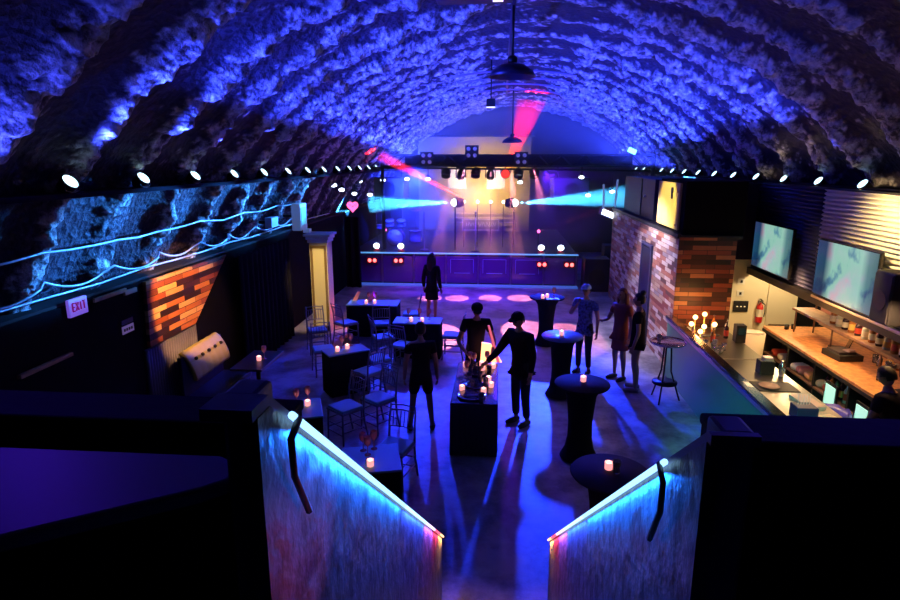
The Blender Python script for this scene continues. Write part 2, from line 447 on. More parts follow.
# speakers
def speaker(name,label,loc,d,rz=0,rx=0):
    t = thing(name,label,'speaker',loc,rz)
    MB().box((0,0,d[2]/2),d,bev=.02).build('cabinet', mat('speaker_black',(.02,.02,.03),.5), t)
    MB().box((0,-d[1]/2-.006,d[2]/2),(d[0]*.9,.012,d[2]*.9),bev=.004).build('grille', mat('grille_black',(.03,.03,.045),.7,bump=.6,bscale=200), t)
    MB().cyl((0,-d[1]/2-.013,d[2]*.45),(0,-d[1]/2-.02,d[2]*.45),min(d[0],d[2])*.33,n=24).build('cone', mat('cone_black',(.01,.01,.012),.4), t)
    return t
speaker('subwoofer','large black subwoofer cabinet on the floor right of the stage front',(2.42,18.35,0),(.74,.7,1.0))
speaker('side_speaker','black speaker cabinet standing behind the large subwoofer',(3.1,19.4,0),(.6,.6,1.25))
h = speaker('hanging_speaker','big dark speaker box hanging at upper right of the stage',(1.72,20.0,2.65),(1.15,.7,.68),.12)
for sx in (-.4,.4): MB().cyl((sx,0,.66),(sx,0,1.15),.012,n=6).build('chain', blackm, h)
h = speaker('hanging_speaker','dark speaker box hanging at upper left of the stage',(-4.1,20.0,2.65),(1.0,.7,.68),-.12)
for sx in (-.35,.35): MB().cyl((sx,0,.66),(sx,0,1.15),.012,n=6).build('chain', blackm, h)

# main truss
TY, TZ = 19.5, 3.86
tr = thing('lighting_truss', 'long black box truss spanning above the stage front', 'truss', (0,0,0))
x0,x1 = -4.3,4.2
c = MB()
for dy in (-.17,.17):
    for dz in (-.17,.17): c.cyl((x0,TY+dy,TZ+dz),(x1,TY+dy,TZ+dz),.028,n=8)
c.build('chords', blackm, tr)
c = MB(); n=24
for i in range(n):
    a=x0+(x1-x0)*i/n; b_=x0+(x1-x0)*(i+1)/n; s_=1 if i%2 else -1
    for dy in (-.17,.17): c.cyl((a,TY+dy,TZ-.17*s_),(b_,TY+dy,TZ+.17*s_),.014,n=6)
    for dz in (-.17,.17): c.cyl((a,TY-.17*s_,TZ+dz),(b_,TY+.17*s_,TZ+dz),.014,n=6)
c.build('lacing', blackm, tr)
MB().box((-.0,TY+.2,TZ),(7.2,.02,.34)).build('border_cloth', drape_m, tr)
for x,zb in ((x0,1.02),(x1,0)): MB().cyl((x,TY,zb),(x,TY,TZ+.1),.06,n=10).build('upright', blackm, tr)

# blinders: four-lamp fixtures on the truss
wb = None
for i,(x,z) in enumerate(((-2.84,3.92),(-1.42,4.12),(.12,3.92))):
    lab = ['four-lamp blinder at the left end of the black truss','four-lamp blinder raised above the middle of the truss','four-lamp blinder at the right part of the black truss'][i]
    if wb is None:
        wb = thing('blinder_light', lab, 'stage light', (x,TY-.26,z), 0, 'four-lamp blinders on the truss')
        MB().box((0,.03,0),(.42,.06,.42),bev=.01).build('housing', black, wb)
        for sx in (-.1,.1):
            for sz in (-.1,.1): MB().lathe([(0,-.01),(.05,-.008),(.062,.0),(.062,.02),(0,.02)],(sx,0,sz),n=14,M=Matrix.Rotation(PI/2,3,'X')).build('lamp', mat('pale_lamp',(.5,.5,.6),.2,emit=(.5,.45,.8),es=.12), wb)
    else: dup(wb,(x,TY-.26,z),label=lab)

# hanging heads under the truss
def fixture(name,label,loc,kind,n=(0,-.5,-.8),lens=None,grp='moving and fixed heads under the truss'):
    t = thing(name,label,'stage light',loc,0,grp); n=Vector(n).normalized(); M=n.to_track_quat('Z','Y').to_matrix()
    MB().cyl((0,0,.3),(0,0,.14),.02,n=8).build('clamp', blackm, t)
    if kind=='moving':
        MB().box((0,0,.17),(.28,.22,.1),bev=.02).build('base', black, t)
        y=MB(); y.box((-.15,0,.0),(.03,.1,.3),bev=.01); y.box((.15,0,.0),(.03,.1,.3),bev=.01); y.build('yoke', black, t)
        MB().lathe([(0,-.16),(.08,-.15),(.12,-.05),(.125,.1),(.10,.15),(0,.15)],(0,0,-.04),M=M,n=20).build('head', black, t)
        MB().lathe([(0,.165),(.08,.16),(.09,.152),(0,.152)],(0,0,-.04),M=M,n=20).build('lens', lens or lens_off, t)
    else:
        MB().tube([(-.15,0,0),(-.15,0,.12),(0,0,.15),(.15,0,.12),(.15,0,0)],.012,6).build('yoke', blackm, t)
        MB().lathe([(0,-.17),(.09,-.16),(.14,-.08),(.145,.12),(.135,.12),(.13,.09),(0,.09)],M=M,n=20).build('can', black, t)
        MB().lathe([(0,.10),(.11,.095),(.128,.092),(0,.091)],M=M,n=20).build('lens', lens or lens_off, t)
    return t
red_l = glow('red_lens',(1.,.03,.02),2.2)
pk_l = glow('pink_lens',(1.,.12,.5),4.)
amb_l = glow('amber_lens',(1.,.75,.4),10.)
wht_l = glow('white_hot_lens',(.8,.95,1.),9.)
fixture('par_can','black par can under the truss, leftmost of the row',(-2.25,TY,3.47),'can')
fixture('moving_head','black moving head under the truss before the left white flag',(-1.77,TY,3.47),'moving')
fixture('par_can','black par can under the truss between the two moving heads',(-1.30,TY,3.47),'can')
fixture('moving_head','black moving head under the truss before the right white flag',(-.83,TY,3.47),'moving')
fixture('par_can','red-glowing par can under the truss right of the moving heads',(-.36,TY,3.47),'can',(0,-1,-.15),red_l)
fixture('par_can','black par can under the truss just right of the red one',(.05,TY,3.47),'can')
fixture('par_can','black par can under the truss, rightmost of the row',(.55,TY,3.47),'can')

# small cream flags / masking boards behind heads
for lab,x,wd in (('cream cloth flag hanging behind the left moving head',-2.0,.62),('cream cloth flag hanging behind the right moving head',-.67,.62)):
    t = thing('cloth_flag',lab,'flag',(x,21.0,2.92),0,'cloth flags behind the truss')
    MB().box((0,0,.42),(wd,.02,.84)).build('cloth', mat('cream_banner',(.85,.78,.52),.8,emit=None), t)
    MB().cyl((-wd/2-.03,0,.85),(wd/2+.03,0,.85),.02,n=8).build('rod', blackm, t)

# front-of-stage footlights: discs on short stands
fl=None
for i,(x,) in enumerate(((-4.45,),(-3.66,),(.81,),(1.42,))):
    lab=['white round footlight on the stage edge, leftmost of four','white round footlight on the stage edge, second from the left','white round footlight on the stage edge, second from the right','white round footlight on the stage edge, rightmost of four'][i]
    if fl is None:
        fl=thing('foot_light',lab,'stage light',(x,19.0,1.0),0,'round footlights on the stage edge')
        MB().box((0,0,.03),(.2,.16,.06),bev=.01).build('base', red_p, fl)
        MB().box((0,.05,.08),(.05,.03,.1)).build('bracket', mat('bracket_red_glow',(.5,.02,.08),.3,emit=(1,.03,.15),es=2.), fl)  # bracket glows to stand in for red light below the lens
        MB().lathe([(0,0),(.09,0),(.11,.02),(.11,.07),(.06,.12),(0,.12)],(0,-.03,.19),n=20,M=Matrix.Rotation(PI/2+.0,3,'X').to_3x3() @ Matrix.Rotation(PI,3,'X')).build('can', black, fl)
        MB().ball((0,-.045,.19),.1,16,(1,.3,.9)).build('lens', glow('footlight_lens',(.75,.9,1.),6.), fl)
    else: dup(fl,(x,19.0,1.0),label=lab)
# glowing red blobs stand in for reflections in the stage panels
rl=None
for i,x in enumerate((-4.52,-3.68,.82,1.66)):
    lab='small red glow as a reflection low on the stage front, '+['leftmost of the two at left','right one of the two at left','left one of the two at right','rightmost of the two at right'][i]
    if rl is None:
        rl=thing('red_reflection',lab,'stage light',(x,STY-.03,.78),0,'red reflections on the stage front')
        MB().box((0,0.02,0),(.36,.06,.2),bev=.01).build('housing', mat('red_reflection_dark',(.2,.01,.02),.3), rl)
        for sx in (-.08,.08): MB().ball((sx,-.015,0),.055,12,(1,.4,1.1)).build('bulb', glow('red_reflection_glow',(1.,.10,.10),5.), rl)
    else: dup(rl,(x,STY-.03,.78 if i<2 else .72),label=lab)

# small white spotlights hung at both sides of the stage
sp=None
for i,(x,y,z) in enumerate(((-5.05,19.5,3.22),(-4.29,19.5,3.25),(-3.51,19.5,3.29),(-2.83,19.5,3.29),(-5.1,18.9,2.85),(-4.6,18.9,2.82),(-5.0,17.0,3.06),(-5.0,16.2,3.22),(.11,19.5,3.2),(2.02,19.5,3.36),(2.25,19.5,2.80),(2.99,19.5,2.92),(3.54,19.5,2.98))):
    side='left' if x<-1 else 'right'
    labs=['outermost of the upper four at left','second of the upper four at left','third of the upper four at left','innermost of the upper four at left','outer of the lower two at left','inner of the lower two at left','above the ledge nearest the left stage corner','above the left ledge, the nearest one','just right of the red can','upper one beside the hanging speaker','lower one right of the hanging speaker','lower one further right','rightmost of all']
    lab='small white oval spotlight by the stage, '+labs[i]
    if sp is None:
        sp=thing('small_spotlight',lab,'stage light',(x,y,z),0,'small white spotlights around the stage')
        M=Vector((.1,-1,-.5)).normalized().to_track_quat('Z','Y').to_matrix()
        MB().lathe([(0,-.16),(.06,-.15),(.09,-.04),(.09,.0),(0,.0)],n=14,M=M).build('can', black, sp)
        MB().ball((0,-.01,-.005),.085,12,(1,.35,.62)).build('lens', glow('spot_lens',(.75,.88,1.),6.), sp)
        MB().cyl((0,.05,.0),(0,.05,.42),.01,n=6).build('hanger', blackm, sp)
    else: dup(sp,(x,y,z),label=lab)
tag(MB().cyl((-5.3,19.55,3.65),(4.4,19.55,3.55),.03,n=8).build('hanging_pipe', blackm),'thin black pipe under the truss that carries the small spotlights','pipe')

# beam lamps (movers on poles standing on stage)
def beamlamp(label,loc,n,lens,grp=None,r=.16):
    t=thing('beam_light',label,'stage light',loc,0,grp); n=Vector(n).normalized(); M=n.to_track_quat('Z','Y').to_matrix()
    MB().lathe([(0,-.3),(r*.7,-.28),(r,-.15),(r*1.05,0),(r*.95,0),(r*.9,-.03),(0,-.03)],M=M,n=18).build('head', black, t)
    MB().ball(tuple(n*.02),r*.72,14).build('lens', lens, t)
    MB().cyl((0,0,-r),(0,0,-(loc[2]-1.0)),.025,n=8).build('stand', blackm, t)
    return t
LB=(-1.96,19.6,2.54); RB=(-.06,19.6,2.54)
beamlamp('left moving beam lamp throwing a wide cyan beam to the left',LB,(-1,-.25,-.02),wht_l)
beamlamp('right moving beam lamp throwing a wide cyan beam to the right',RB,(1,-.25,.08),wht_l)
for i,x in enumerate((-1.72,-1.26,-.82,-.40)):
    t=thing('amber_lamp','small glowing amber lamp across the back of the stage, '+['leftmost of four','second from left','third from left','rightmost of four'][i],'stage light',(x,20.3,2.52),0,'amber lamps at the back of the stage')
    MB().ball((0,0,0),.05,12).build('bulb', amb_l, t)
    MB().cyl((0,.04,0),(0,.04,-1.52),.012,n=6).build('stand', blackm, t)
for lab,x in (('small pink beam lamp low at the left of the stage',-4.3),('small pink beam lamp low at the right of the stage',.76)):
    t=thing('pink_lamp',lab,'stage light',(x if x<0 else .76,19.7,1.62),0,'pink beam lamps')
    MB().box((0,.08,0),(.14,.14,.14),bev=.02).build('housing', black, t)
    MB().ball((0,0,0),.055,12).build('bulb', pk_l, t)
    MB().cyl((0,.1,-.05),(0,.1,-.62),.014,n=6).build('stand', blackm, t)

# heart neon
hn=MB(); pts=[]
for k in range(28):
    a=2*PI*k/28; pts.append((16*math.sin(a)**3/100, 0, (13*math.cos(a)-5*math.cos(2*a)-2*math.cos(3*a)-math.cos(4*a))/100))
hn.tube(pts,.022,8,closed=True)
for s_ in (.35,.68): hn.tube([(p[0]*s_,0,p[2]*s_) for p in pts],.022,8,closed=True)
hb=thing('heart_sign','small glowing pink heart on the far left of the stage back','sign',(-5.0,18.2,2.5))
hn.build('neon_tubes', glow('pink_neon',(1.,.10,.35),2.6), hb); MB().cyl((0,.03,.05),(0,.03,.75),.006,n=6).build('hanging_wire', blackm, hb)

# bright line-array/LED bar at right of stage
t=thing('led_wash_bar','bright white LED wash bar on brackets right of the stage',  'stage light',(2.6,17.6,2.36),.45)
MB().box((0,0,0),(.62,.12,.2),bev=.02,ry=.35).build('housing', mat('pale_housing',(.3,.4,.5),.4), t)
MB().box((0,-.065,0),(.58,.02,.15),ry=.35,bev=.005).build('lens', glow('wash_lens',(.75,.85,1.),5.), t)
for x,z,l in ((-.2,.1,.75),(.22,-.02,1.0)): MB().box((x,0.02,z+l/2),(.05,.03,l),ry=-.05*(1 if x<0 else -1)).build('bracket', mat('pale_bracket',(.7,.75,.85),.35,.2,emit=(.3,.5,1.),es=.25), t)
t=thing('ceiling_wash_light','cyan wash light clipped high on the right beside the stage','stage light',(3.5,19.3,4.15))
MB().box((0,.05,0),(.3,.14,.2),bev=.02,ry=.4).build('housing', black, t); MB().box((-.02,-.03,0),(.26,.03,.15),bev=.01,ry=.4).build('lens', glow('cyan_lens',(.2,.75,1.),4.), t)
MB().cyl((0,.05,.05),(0,.05,.55),.012,n=6).build('hanger', blackm, t)

# ------------------------------------------------------------------ ceiling fixtures
def pendant(label,loc,r,z_up):
    t=thing('pendant_lamp',label,'pendant lamp',loc,0,'dark dome pendants on the crown of the vault')
    MB().lathe([(0,r*.55),(r*.15,r*.55),(r*.5,r*.48),(r*.85,r*.25),(r,0),(r*.97,0),(r*.8,r*.22),(0,r*.45)],n=28).build('dome', mat('dome_dark',(.03,.02,.06),.35,.3), t)
    MB().cyl((0,0,r*.5),(0,0,z_up),.018,n=8).build('rod', blackm, t)
    MB().lathe([(0,r*.5),(r*.2,r*.52),(r*.22,r*.75),(r*.1,r*.85),(0,r*.85)],n=16).build('canopy', blackm, t)
    return t
pendant('large dark dome pendant on a rod, the nearer of two',(-.38,8.2,4.90),.31,1.12)
pendant('small dark dome pendant on a rod over the truss, the farther one',(-.17,19.2,4.40),.32,1.6)
t=thing('projector','small black projector box hanging left of the crown of the vault','projector',(-.75,14.,5.10))
MB().box((0,0,0),(.2,.3,.17),bev=.02).build('case', black, t); MB().cyl((0,0,.08),(0,0,.92),.015,n=8).build('hanger', blackm, t)
MB().box((0,-.12,-.095),(.2,.05,.02)).build('vent_light', glow('vent_white',(.8,.8,1.),2.), t)
t=thing('ceiling_box','flat dark box with a white lamp high at the crown of the vault','ceiling light',(-.85,7.6,5.62))
MB().box((0,0,0.12),(.9,.35,.14),bev=.02).build('case', mat('box_dark',(.01,.0,.03),.5), t); MB().box((.28,-.1,.03),(.12,.05,.03)).build('lamp', glow('lamp_lilac',(.7,.6,1.),2.), t)
MB().cyl((0,0,.15),(0,0,.45),.015,n=8).build('hanger', blackm, t)
tag(MB().cyl((-.38,4.6,5.78),(-.38,19.3,5.78),.03,n=8).build('ceiling_pipe', mat('pipe_dark',(.05,.04,.08),.4,.4)),'straight dark pipe running along the crown of the vault','pipe')
for i,(y,lab) in enumerate(((13.2,'nearest'),(14.3,'second'),(15.4,'third'),(16.6,'farthest'))):
    pts=[(1.0*math.sin(a)*1.55-.25, y, 4.05+1.32+.30*math.cos(a)) for a in [(-1+2*k/14)*.95 for k in range(15)]]
    tag(MB().tube(pts,.02,6).build('hoop_rail', mat('rail_grey',(.35,.3,.5),.4,.5)),f'thin bowed rail hanging across the crown, {lab} of four','rail','bowed rails under the crown')

# ------------------------------------------------------------------ left wall things
def exitsign(t):
    m=MB(); y0=-.08
    SEG={'E':[((0,0),(0,1)),((0,1),(1,1)),((0,.5),(.8,.5)),((0,0),(1,0))],'X':[((0,0),(1,1)),((0,1),(1,0))],'I':[((.5,0),(.5,1))],'T':[((0,1),(1,1)),((.5,0),(.5,1))]}
    for i,ch in enumerate('EXIT'):
        for a,b in SEG[ch]:
            p=lambda q:(.027,-.105+i*.056+q[0]*.040,-.035+q[1]*.09)
            m.cyl(p(a),p(b),.008,n=6)
    m.build('letters', glow('exit_letters',(.45,.0,.35),.35), t)
t=thing('exit_sign','lit lilac EXIT sign under the conduit on the left wall','exit sign',(-5.27,6.25,2.24))
MB().box((0,0,0),(.04,.30,.2),bev=.006).build('case', mat('exit_case',(.6,.55,.7),.5,emit=(.25,.12,.9),es=.55), t); exitsign(t)
t=thing('notice_sign','small two-part white notice with dark lettering beside the plank panel','sign',(-5.285,7.13,1.77))
MB().box((0,0,-.04),(.01,.24,.1)).build('lower_panel', mat('notice_white',(.65,.6,.68),.6,emit=(.3,.2,.5),es=.25), t)
MB().box((0,0,.06),(.01,.24,.06)).build('upper_panel', mat('notice_dark',(.05,.04,.09),.6), t)
f=MB()
for k in range(4):
    f.box((.008,-.08+k*.05,-.04),(.004,.032,.035)); 
f.build('print', black, t)
tag(MB().box((-5.27,5.68,1.74),(.05,.76,.045),bev=.008,rx=.0).build('wooden_rail', shelfwd),'short wooden rail fixed to the dark near left wall','rail')
tag(MB().box((-5.27,7.25,2.20),(.03,.26,.06),bev=.005).build('wall_plate', mat('peach_plate',(.65,.45,.32),.6)),'small peach coloured strip at the near top corner of the planks','plate')
tag(MB().box((-5.27,6.85,2.24),(.03,.62,.05),bev=.005).build('wood_strip', shelfwd),'brown wooden strip under the conduit right of the exit sign','board')
# tufted bench
t=thing('tufted_bench','cream tufted bench seat with dark buttons against the left wall','bench',(-4.95,8.45,0))
bm_=bmesh.new(); NU,NV=40,14; vs=[]
for i in range(NU+1):
    row=[]
    for j in range(NV+1):
        u=i/NU; v=j/NV; a=-1.2+v*3.2
        x=.07*math.cos(a)-.10*math.sin(a); z=.22*math.sin(a)+.02*math.cos(a)
        q=.025*abs(math.sin(u*PI*6))*1.0
        row.append(bm_.verts.new((x*(1+q*2)-.02, -.55+u*1.10, .93+z*(1+q))))
    vs.append(row)
for i in range(NU):
    for j in range(NV):
        f=bm_.faces.new((vs[i][j],vs[i+1][j],vs[i+1][j+1],vs[i][j+1])); f.smooth=True
me=bpy.data.meshes.new('backrest'); bm_.to_mesh(me); bm_.free()
vin=mat('cream_vinyl',(.34,.30,.04),.5); me.materials.append(vin)
o=bpy.data.objects.new('backrest',me); COL.objects.link(o); o.parent=t
md=o.modifiers.new('s','SOLIDIFY'); md.thickness=.05
for k in range(5): MB().ball((.045,-.40+k*.20,1.03),.028,10).build('button', black, t)
MB().box((.16,0,.43),(.5,1.3,.12),bev=.04).build('seat', mat('dark_vinyl',(.02,.02,.03),.4), t)
MB().box((.14,0,.2),(.48,1.26,.36),bev=.01).build('plinth', black, t)
MB().box((-.09,0,.65),(.06,1.26,.9),bev=.01).build('back_frame', black, t)
for lab,x,y,r_ in (('low dark side table by the tufted bench with a pale lit front edge',-4.35,8.9,0),):
    t=thing('side_table',lab,'table',(x,y,0))
    MB().box((0,0,.72),(.5,.95,.035),bev=.008).build('table_top', mat('dark_top',(.03,.02,.03),.4), t)
    MB().box((.26,0,.72),(.015,.95,.04)).build('lit_edge_strip', mat('lit_edge_brown',(.5,.36,.25),.5), t)  # pale strip stands in for light along the table edge
    MB().cyl((0,0,.02),(0,0,.71),.035,n=10).build('column', blackm, t); MB().lathe([(0,0),(.24,0),(.24,.015),(.04,.04),(0,.04)],n=20).build('base', blackm, t)

# black drape along left wall beyond the panel
def drape(name,label,y0,y1,x,z1,amp=.05,per=.22,axis='Y'):
    b=bmesh.new(); n=int((y1-y0)/per*8); A=[];B=[]
    for i in range(n+1):
        y=y0+(y1-y0)*i/n; d=amp*math.sin(i/8*2*PI)+.02*noise.noise(Vector((y*2,0,0)))
        p=(x+d,y) if axis=='Y' else (y,x+d)
        A.append(b.verts.new((p[0],p[1],.02))); B.append(b.verts.new((p[0],p[1],z1)))
    for i in range(n):
        f=b.faces.new((A[i],A[i+1],B[i+1],B[i])); f.smooth=True
    me=bpy.data.meshes.new(name); b.to_mesh(me); b.free(); me.materials.append(drape_m)
    o=bpy.data.objects.new(name,me); COL.objects.link(o); md=o.modifiers.new('s','SOLIDIFY'); md.thickness=.02
    return tag(o,label,'curtain')
drape('black_curtain','long black pleated curtain along the left wall up to the pillar',10.15,12.75,-5.1,2.2)
drape('black_curtain','black pleated curtain left of the stage front',-5.2,-4.75,18.0,2.2,axis='X')

# pillar
t=thing('panelled_pillar','cream panelled pillar with a wide white cap left of the dance floor','pillar',(-4.5,13.1,0))
pcol=mat('pillar_cream',(.70,.60,.34),.55,bump=.1,bscale=8)
MB().box((0,0,1.05),(.40,.40,2.1),bev=.01).build('shaft', pcol, t)
f=MB()
for c,d in (((-.155,-.21,1.05),(.05,.03,1.9)),((.155,-.21,1.05),(.05,.03,1.9)),((0,-.21,2.0),(.36,.03,.06)),((0,-.21,.14),(.36,.03,.12))): f.box(c,d,bev=.006)
f.build('frame_moulding', mat('pillar_brown',(.20,.12,.05),.5), t)
f=MB(); f.box((0,0,2.13),(.46,.46,.08),bev=.01); f.box((0,0,2.20),(.52,.52,.08),bev=.015); f.box((0,0,2.26),(.60,.60,.05),bev=.01); f.build('cap', mat('pillar_white',(.75,.78,.85),.5), t)

# bright panel box above pillar on ledge
t=thing('wall_speaker','white wall speaker with a pale cyan front at the end of the left ledge','speaker',(-4.75,12.5,2.42))
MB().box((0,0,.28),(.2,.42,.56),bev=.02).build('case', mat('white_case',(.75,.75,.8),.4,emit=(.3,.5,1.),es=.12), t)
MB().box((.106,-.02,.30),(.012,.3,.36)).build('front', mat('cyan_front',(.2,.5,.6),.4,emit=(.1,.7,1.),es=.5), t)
MB().box((.12,.12,-.03),(.14,.16,.08),bev=.01).build('bracket', mat('white_case',(.7,.7,.7)), t)
MB().box((-.2,0,.3),(.3,.05,.05)).build('arm', blackm, t)
t=thing('junction_box','pale cyan-lit box mounted on the foam beside the white wall speaker','box',(-5.05,11.7,2.66))
MB().box((0,0,0),(.14,.36,.2),bev=.01).build('case', mat('grey_case',(.4,.5,.55),.5), t); MB().box((-.15,0,0),(.2,.06,.06)).build('arm', blackm, t)

# ------------------------------------------------------------------ bar box room (plank walls) and upper booth
ptone=[(.30,.07,.04),(.80,.72,.62),(.45,.28,.18),(.85,.80,.74),(.14,.06,.05),(.85,.76,.60),(.55,.22,.12),(.40,.34,.34),(.62,.45,.28)]
box=planks('planks_side','Y',ptone,.42,.085)
dtone=[(.012,.004,.003),(.14,.025,.012),(.26,.05,.02),(.04,.008,.005),(.42,.16,.06),(.18,.04,.015),(.10,.02,.01),(.30,.10,.04),(.05,.01,.006)]
boxf=planks('planks_front','X',dtone,.42,.085)
struct(MB().box((2.80,14.265,1.24),(.2,6.47,2.48)).build('wall_side_planks', box))
struct(MB().box((3.2,11.01,1.26),(1.0,.04,2.52)).build('wall_front_planks', boxf))
struct(MB().box((4.48,11.97,1.0),(1.64,.14,2.0)).build('wall_bar_end', cream))
struct(MB().box((3.64,11.46,1.24),(.08,.86,2.48)).build('wall_bar_return', cream))
struct(MB().box((4.48,11.96,2.72),(1.64,.16,1.44)).build('wall_bar_end_upper', mat('upper_wall_shaded',(.02,.015,.04),.8,spec=.1)))  # header's shade on the upper cream wall put into a dark colour
struct(MB().box((3.25,14.3,2.52),(1.1,6.6,.06)).build('trim_4', black))
struct(MB().box((2.70,14.3,2.54),(.06,6.6,.07)).build('trim_5', black))
# upper booth
t=thing('upper_booth','black box booth standing on the plank-walled room','booth',(0,0,0))
MB().box((3.29,11.9,3.03),(1.06,1.7,.95),bev=.01).build('shell', mat('booth_black',(.003,.003,.004),.9,spec=.05), t)
MB().box((2.735,12.0,3.04),(.04,1.5,.84),bev=.005).build('lit_panel', mat('booth_cream',(.80,.62,.14),.8), t, label='cream side panel')
f=MB(); f.box((2.705,11.72,3.32),(.02,.10,.10),bev=.02); f.box((2.70,11.72,3.22),(.02,.05,.12),bev=.01); f.build('hook', black, t)
for y_,z_ in ((11.36,3.30),(11.40,2.70)): MB().ball((2.712,y_,z_),.02,8).build('screw', mat('rust',(.3,.12,.05),.5), t)
t=thing('dark_cabinet','tall dark cabinet behind the cream booth panel above the plank wall','cabinet',(3.4,15.2,2.56))
MB().box((0,0,.45),(1.1,3.2,.9),bev=.01).build('body', mat('cab_blue_black',(.012,.012,.03),.5), t); MB().box((-.56,-.4,.45),(.02,.02,.86)).build('door_gap', black, t)
MB().ball((-.57,-.8,.5),.035,8).build('knob', mat('knob_grey',(.3,.3,.4),.3,.5), t)
# opening in the side plank wall
t=thing('side_door','dark narrow door in the pale plank wall','door',(2.69,13.2,0))
MB().box((0,0,1.02),(.04,.8,2.04),bev=.005).build('door_leaf', mat('door_dark',(.01,.01,.04),.4), t)
f=MB(); f.box((-.01,-.43,1.04),(.05,.06,2.08)); f.box((-.01,.43,1.04),(.05,.06,2.08)); f.box((-.01,0,2.1),(.05,.92,.06)); f.build('frame', mat('frame_blue_black',(.04,.04,.12),.4), t)
MB().ball((-.04,-.3,1.0),.03,8).build('knob', chrome, t)

# ------------------------------------------------------------------ header over the back bar
def corrugated(name, x, y0, y1, z0, z1, m, parent=None, per=.062, amp=.019):
    b=bmesh.new(); n=int((z1-z0)/per*8); A=[];B=[]
    for i in range(n+1):
        z=z0+(z1-z0)*i/n; d=amp*math.cos(i/8*2*PI)
        A.append(b.verts.new((x+d,y0,z))); B.append(b.verts.new((x+d,y1,z)))
    for i in range(n):
        f=b.faces.new((A[i],A[i+1],B[i+1],B[i])); f.smooth=True
    me=bpy.data.meshes.new(name); b.to_mesh(me); b.free(); me.materials.append(m)
    o=bpy.data.objects.new(name,me); COL.objects.link(o); md=o.modifiers.new('s','SOLIDIFY'); md.thickness=.006; md.offset=0
    if parent: o.parent=parent
    return o
hd_=thing('bar_header','corrugated metal header hanging over the back bar','header',(0,0,0))
MB().box((4.42,7.92,2.65),(.08,7.86,1.62)).build('backing', black, hd_)
corrugated('shaded_sheet',4.35,9.5,11.85,1.86,3.44,shadecor,hd_)  # unlit far stretch, its shade put into the sheet colour
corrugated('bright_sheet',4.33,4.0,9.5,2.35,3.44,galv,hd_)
corrugated('lower_sheet',4.345,4.0,9.5,1.86,2.35,shadecor,hd_)
f=MB(); f.box((4.33,7.92,1.80),(.14,7.86,.13),bev=.01); f.build('bottom_beam', mat('beam_black',(.012,.01,.012),.35), hd_)
MB().box((4.235,6.6,1.87),(.05,5.4,.05),bev=.012).build('bottom_trim', mat('trim_steel',(.7,.62,.5),.3,.9), hd_)
MB().box((4.225,6.6,1.945),(.05,5.4,.025),bev=.008).build('bottom_trim', mat('trim_steel'),hd_) if False else None
# televisions
def screen_mat():
    m,N,Lk,b=nm('screen_picture')
    tc=N.new('ShaderNodeTexCoord'); 
    n=N.new('ShaderNodeTexNoise'); n.inputs['Scale'].default_value=2.0; n.inputs['Detail'].default_value=4; n.inputs['Distortion'].default_value=.2
    Lk.new(tc.outputs['Object'],n.inputs['Vector'])
    r=N.new('ShaderNodeValToRGB'); e=r.color_ramp.elements
    e[0].position=.30; e[0].color=(.02,.08,.20,1); e[1].position=.75; e[1].color=(.7,.7,.72,1)
    for p,c in ((.38,(.12,.32,.45)),(.44,(.36,.72,.58)),(.54,(.42,.70,.62)),(.60,(.55,.62,.68)),(.68,(.75,.50,.60))):
        q=e.new(p); q.color=(*c,1)
    Lk.new(n.outputs['Fac'],r.inputs['Fac'])
    # cold land strip toward the picture's left edge and dark right edge, as on the broadcast
    sp=N.new('ShaderNodeSeparateXYZ'); Lk.new(tc.outputs['Object'],sp.inputs[0])
    mr=N.new('ShaderNodeValToRGB'); f=mr.color_ramp.elements
    mp=N.new('ShaderNodeMapRange'); mp.inputs['From Min'].default_value=.72; mp.inputs['From Max'].default_value=-.72
    Lk.new(sp.outputs['Y'],mp.inputs['Value']); Lk.new(mp.outputs['Result'],mr.inputs['Fac'])
    f[0].position=0; f[0].color=(.05,.12,.3,1); f[1].position=1; f[1].color=(.18,.25,.35,1)
    for q_,c_ in ((.16,(.03,.1,.25)),(.30,(.95,1,1)),(.78,(1,1,1)),(.88,(.3,.4,.5))): g=f.new(q_); g.color=(*c_,1)
    mx=N.new('ShaderNodeMix'); mx.data_type='RGBA'; mx.blend_type='MULTIPLY'; mx.inputs['Factor'].default_value=1
    Lk.new(r.outputs['Color'],mx.inputs['A']); Lk.new(mr.outputs['Color'],mx.inputs['B'])
    b.inputs['Base Color'].default_value=(.01,.01,.01,1); b.inputs['Roughness'].default_value=.15
    Lk.new(mx.outputs['Result'],b.inputs['Emission Color']); b.inputs['Emission Strength'].default_value=.75
    return m
scr=screen_mat()
tv=None
for lab,yc,z_ in (('wall television over the far end of the back bar, showing a pale green picture',10.78,2.37),('wall television over the near part of the back bar, the closer one',8.5,2.33)):
    t=thing('television',lab,'television',(4.22,yc,z_),0,'televisions on the bar header')
    MB().box((0,0,0),(.05,1.48,.83),bev=.008).build('frame', mat('tv_black',(.008,.008,.01),.25), t)
    MB().box((-.027,0,0),(.008,1.44,.79)).build('screen', scr, t)
    MB().box((.05,0,0),(.06,.3,.3)).build('wall_bracket', blackm, t)
# black speaker beside tvs
speaker('wall_speaker','black speaker box right of the near television',(4.12,7.25,1.98),(.35,.3,.62),-PI/2)

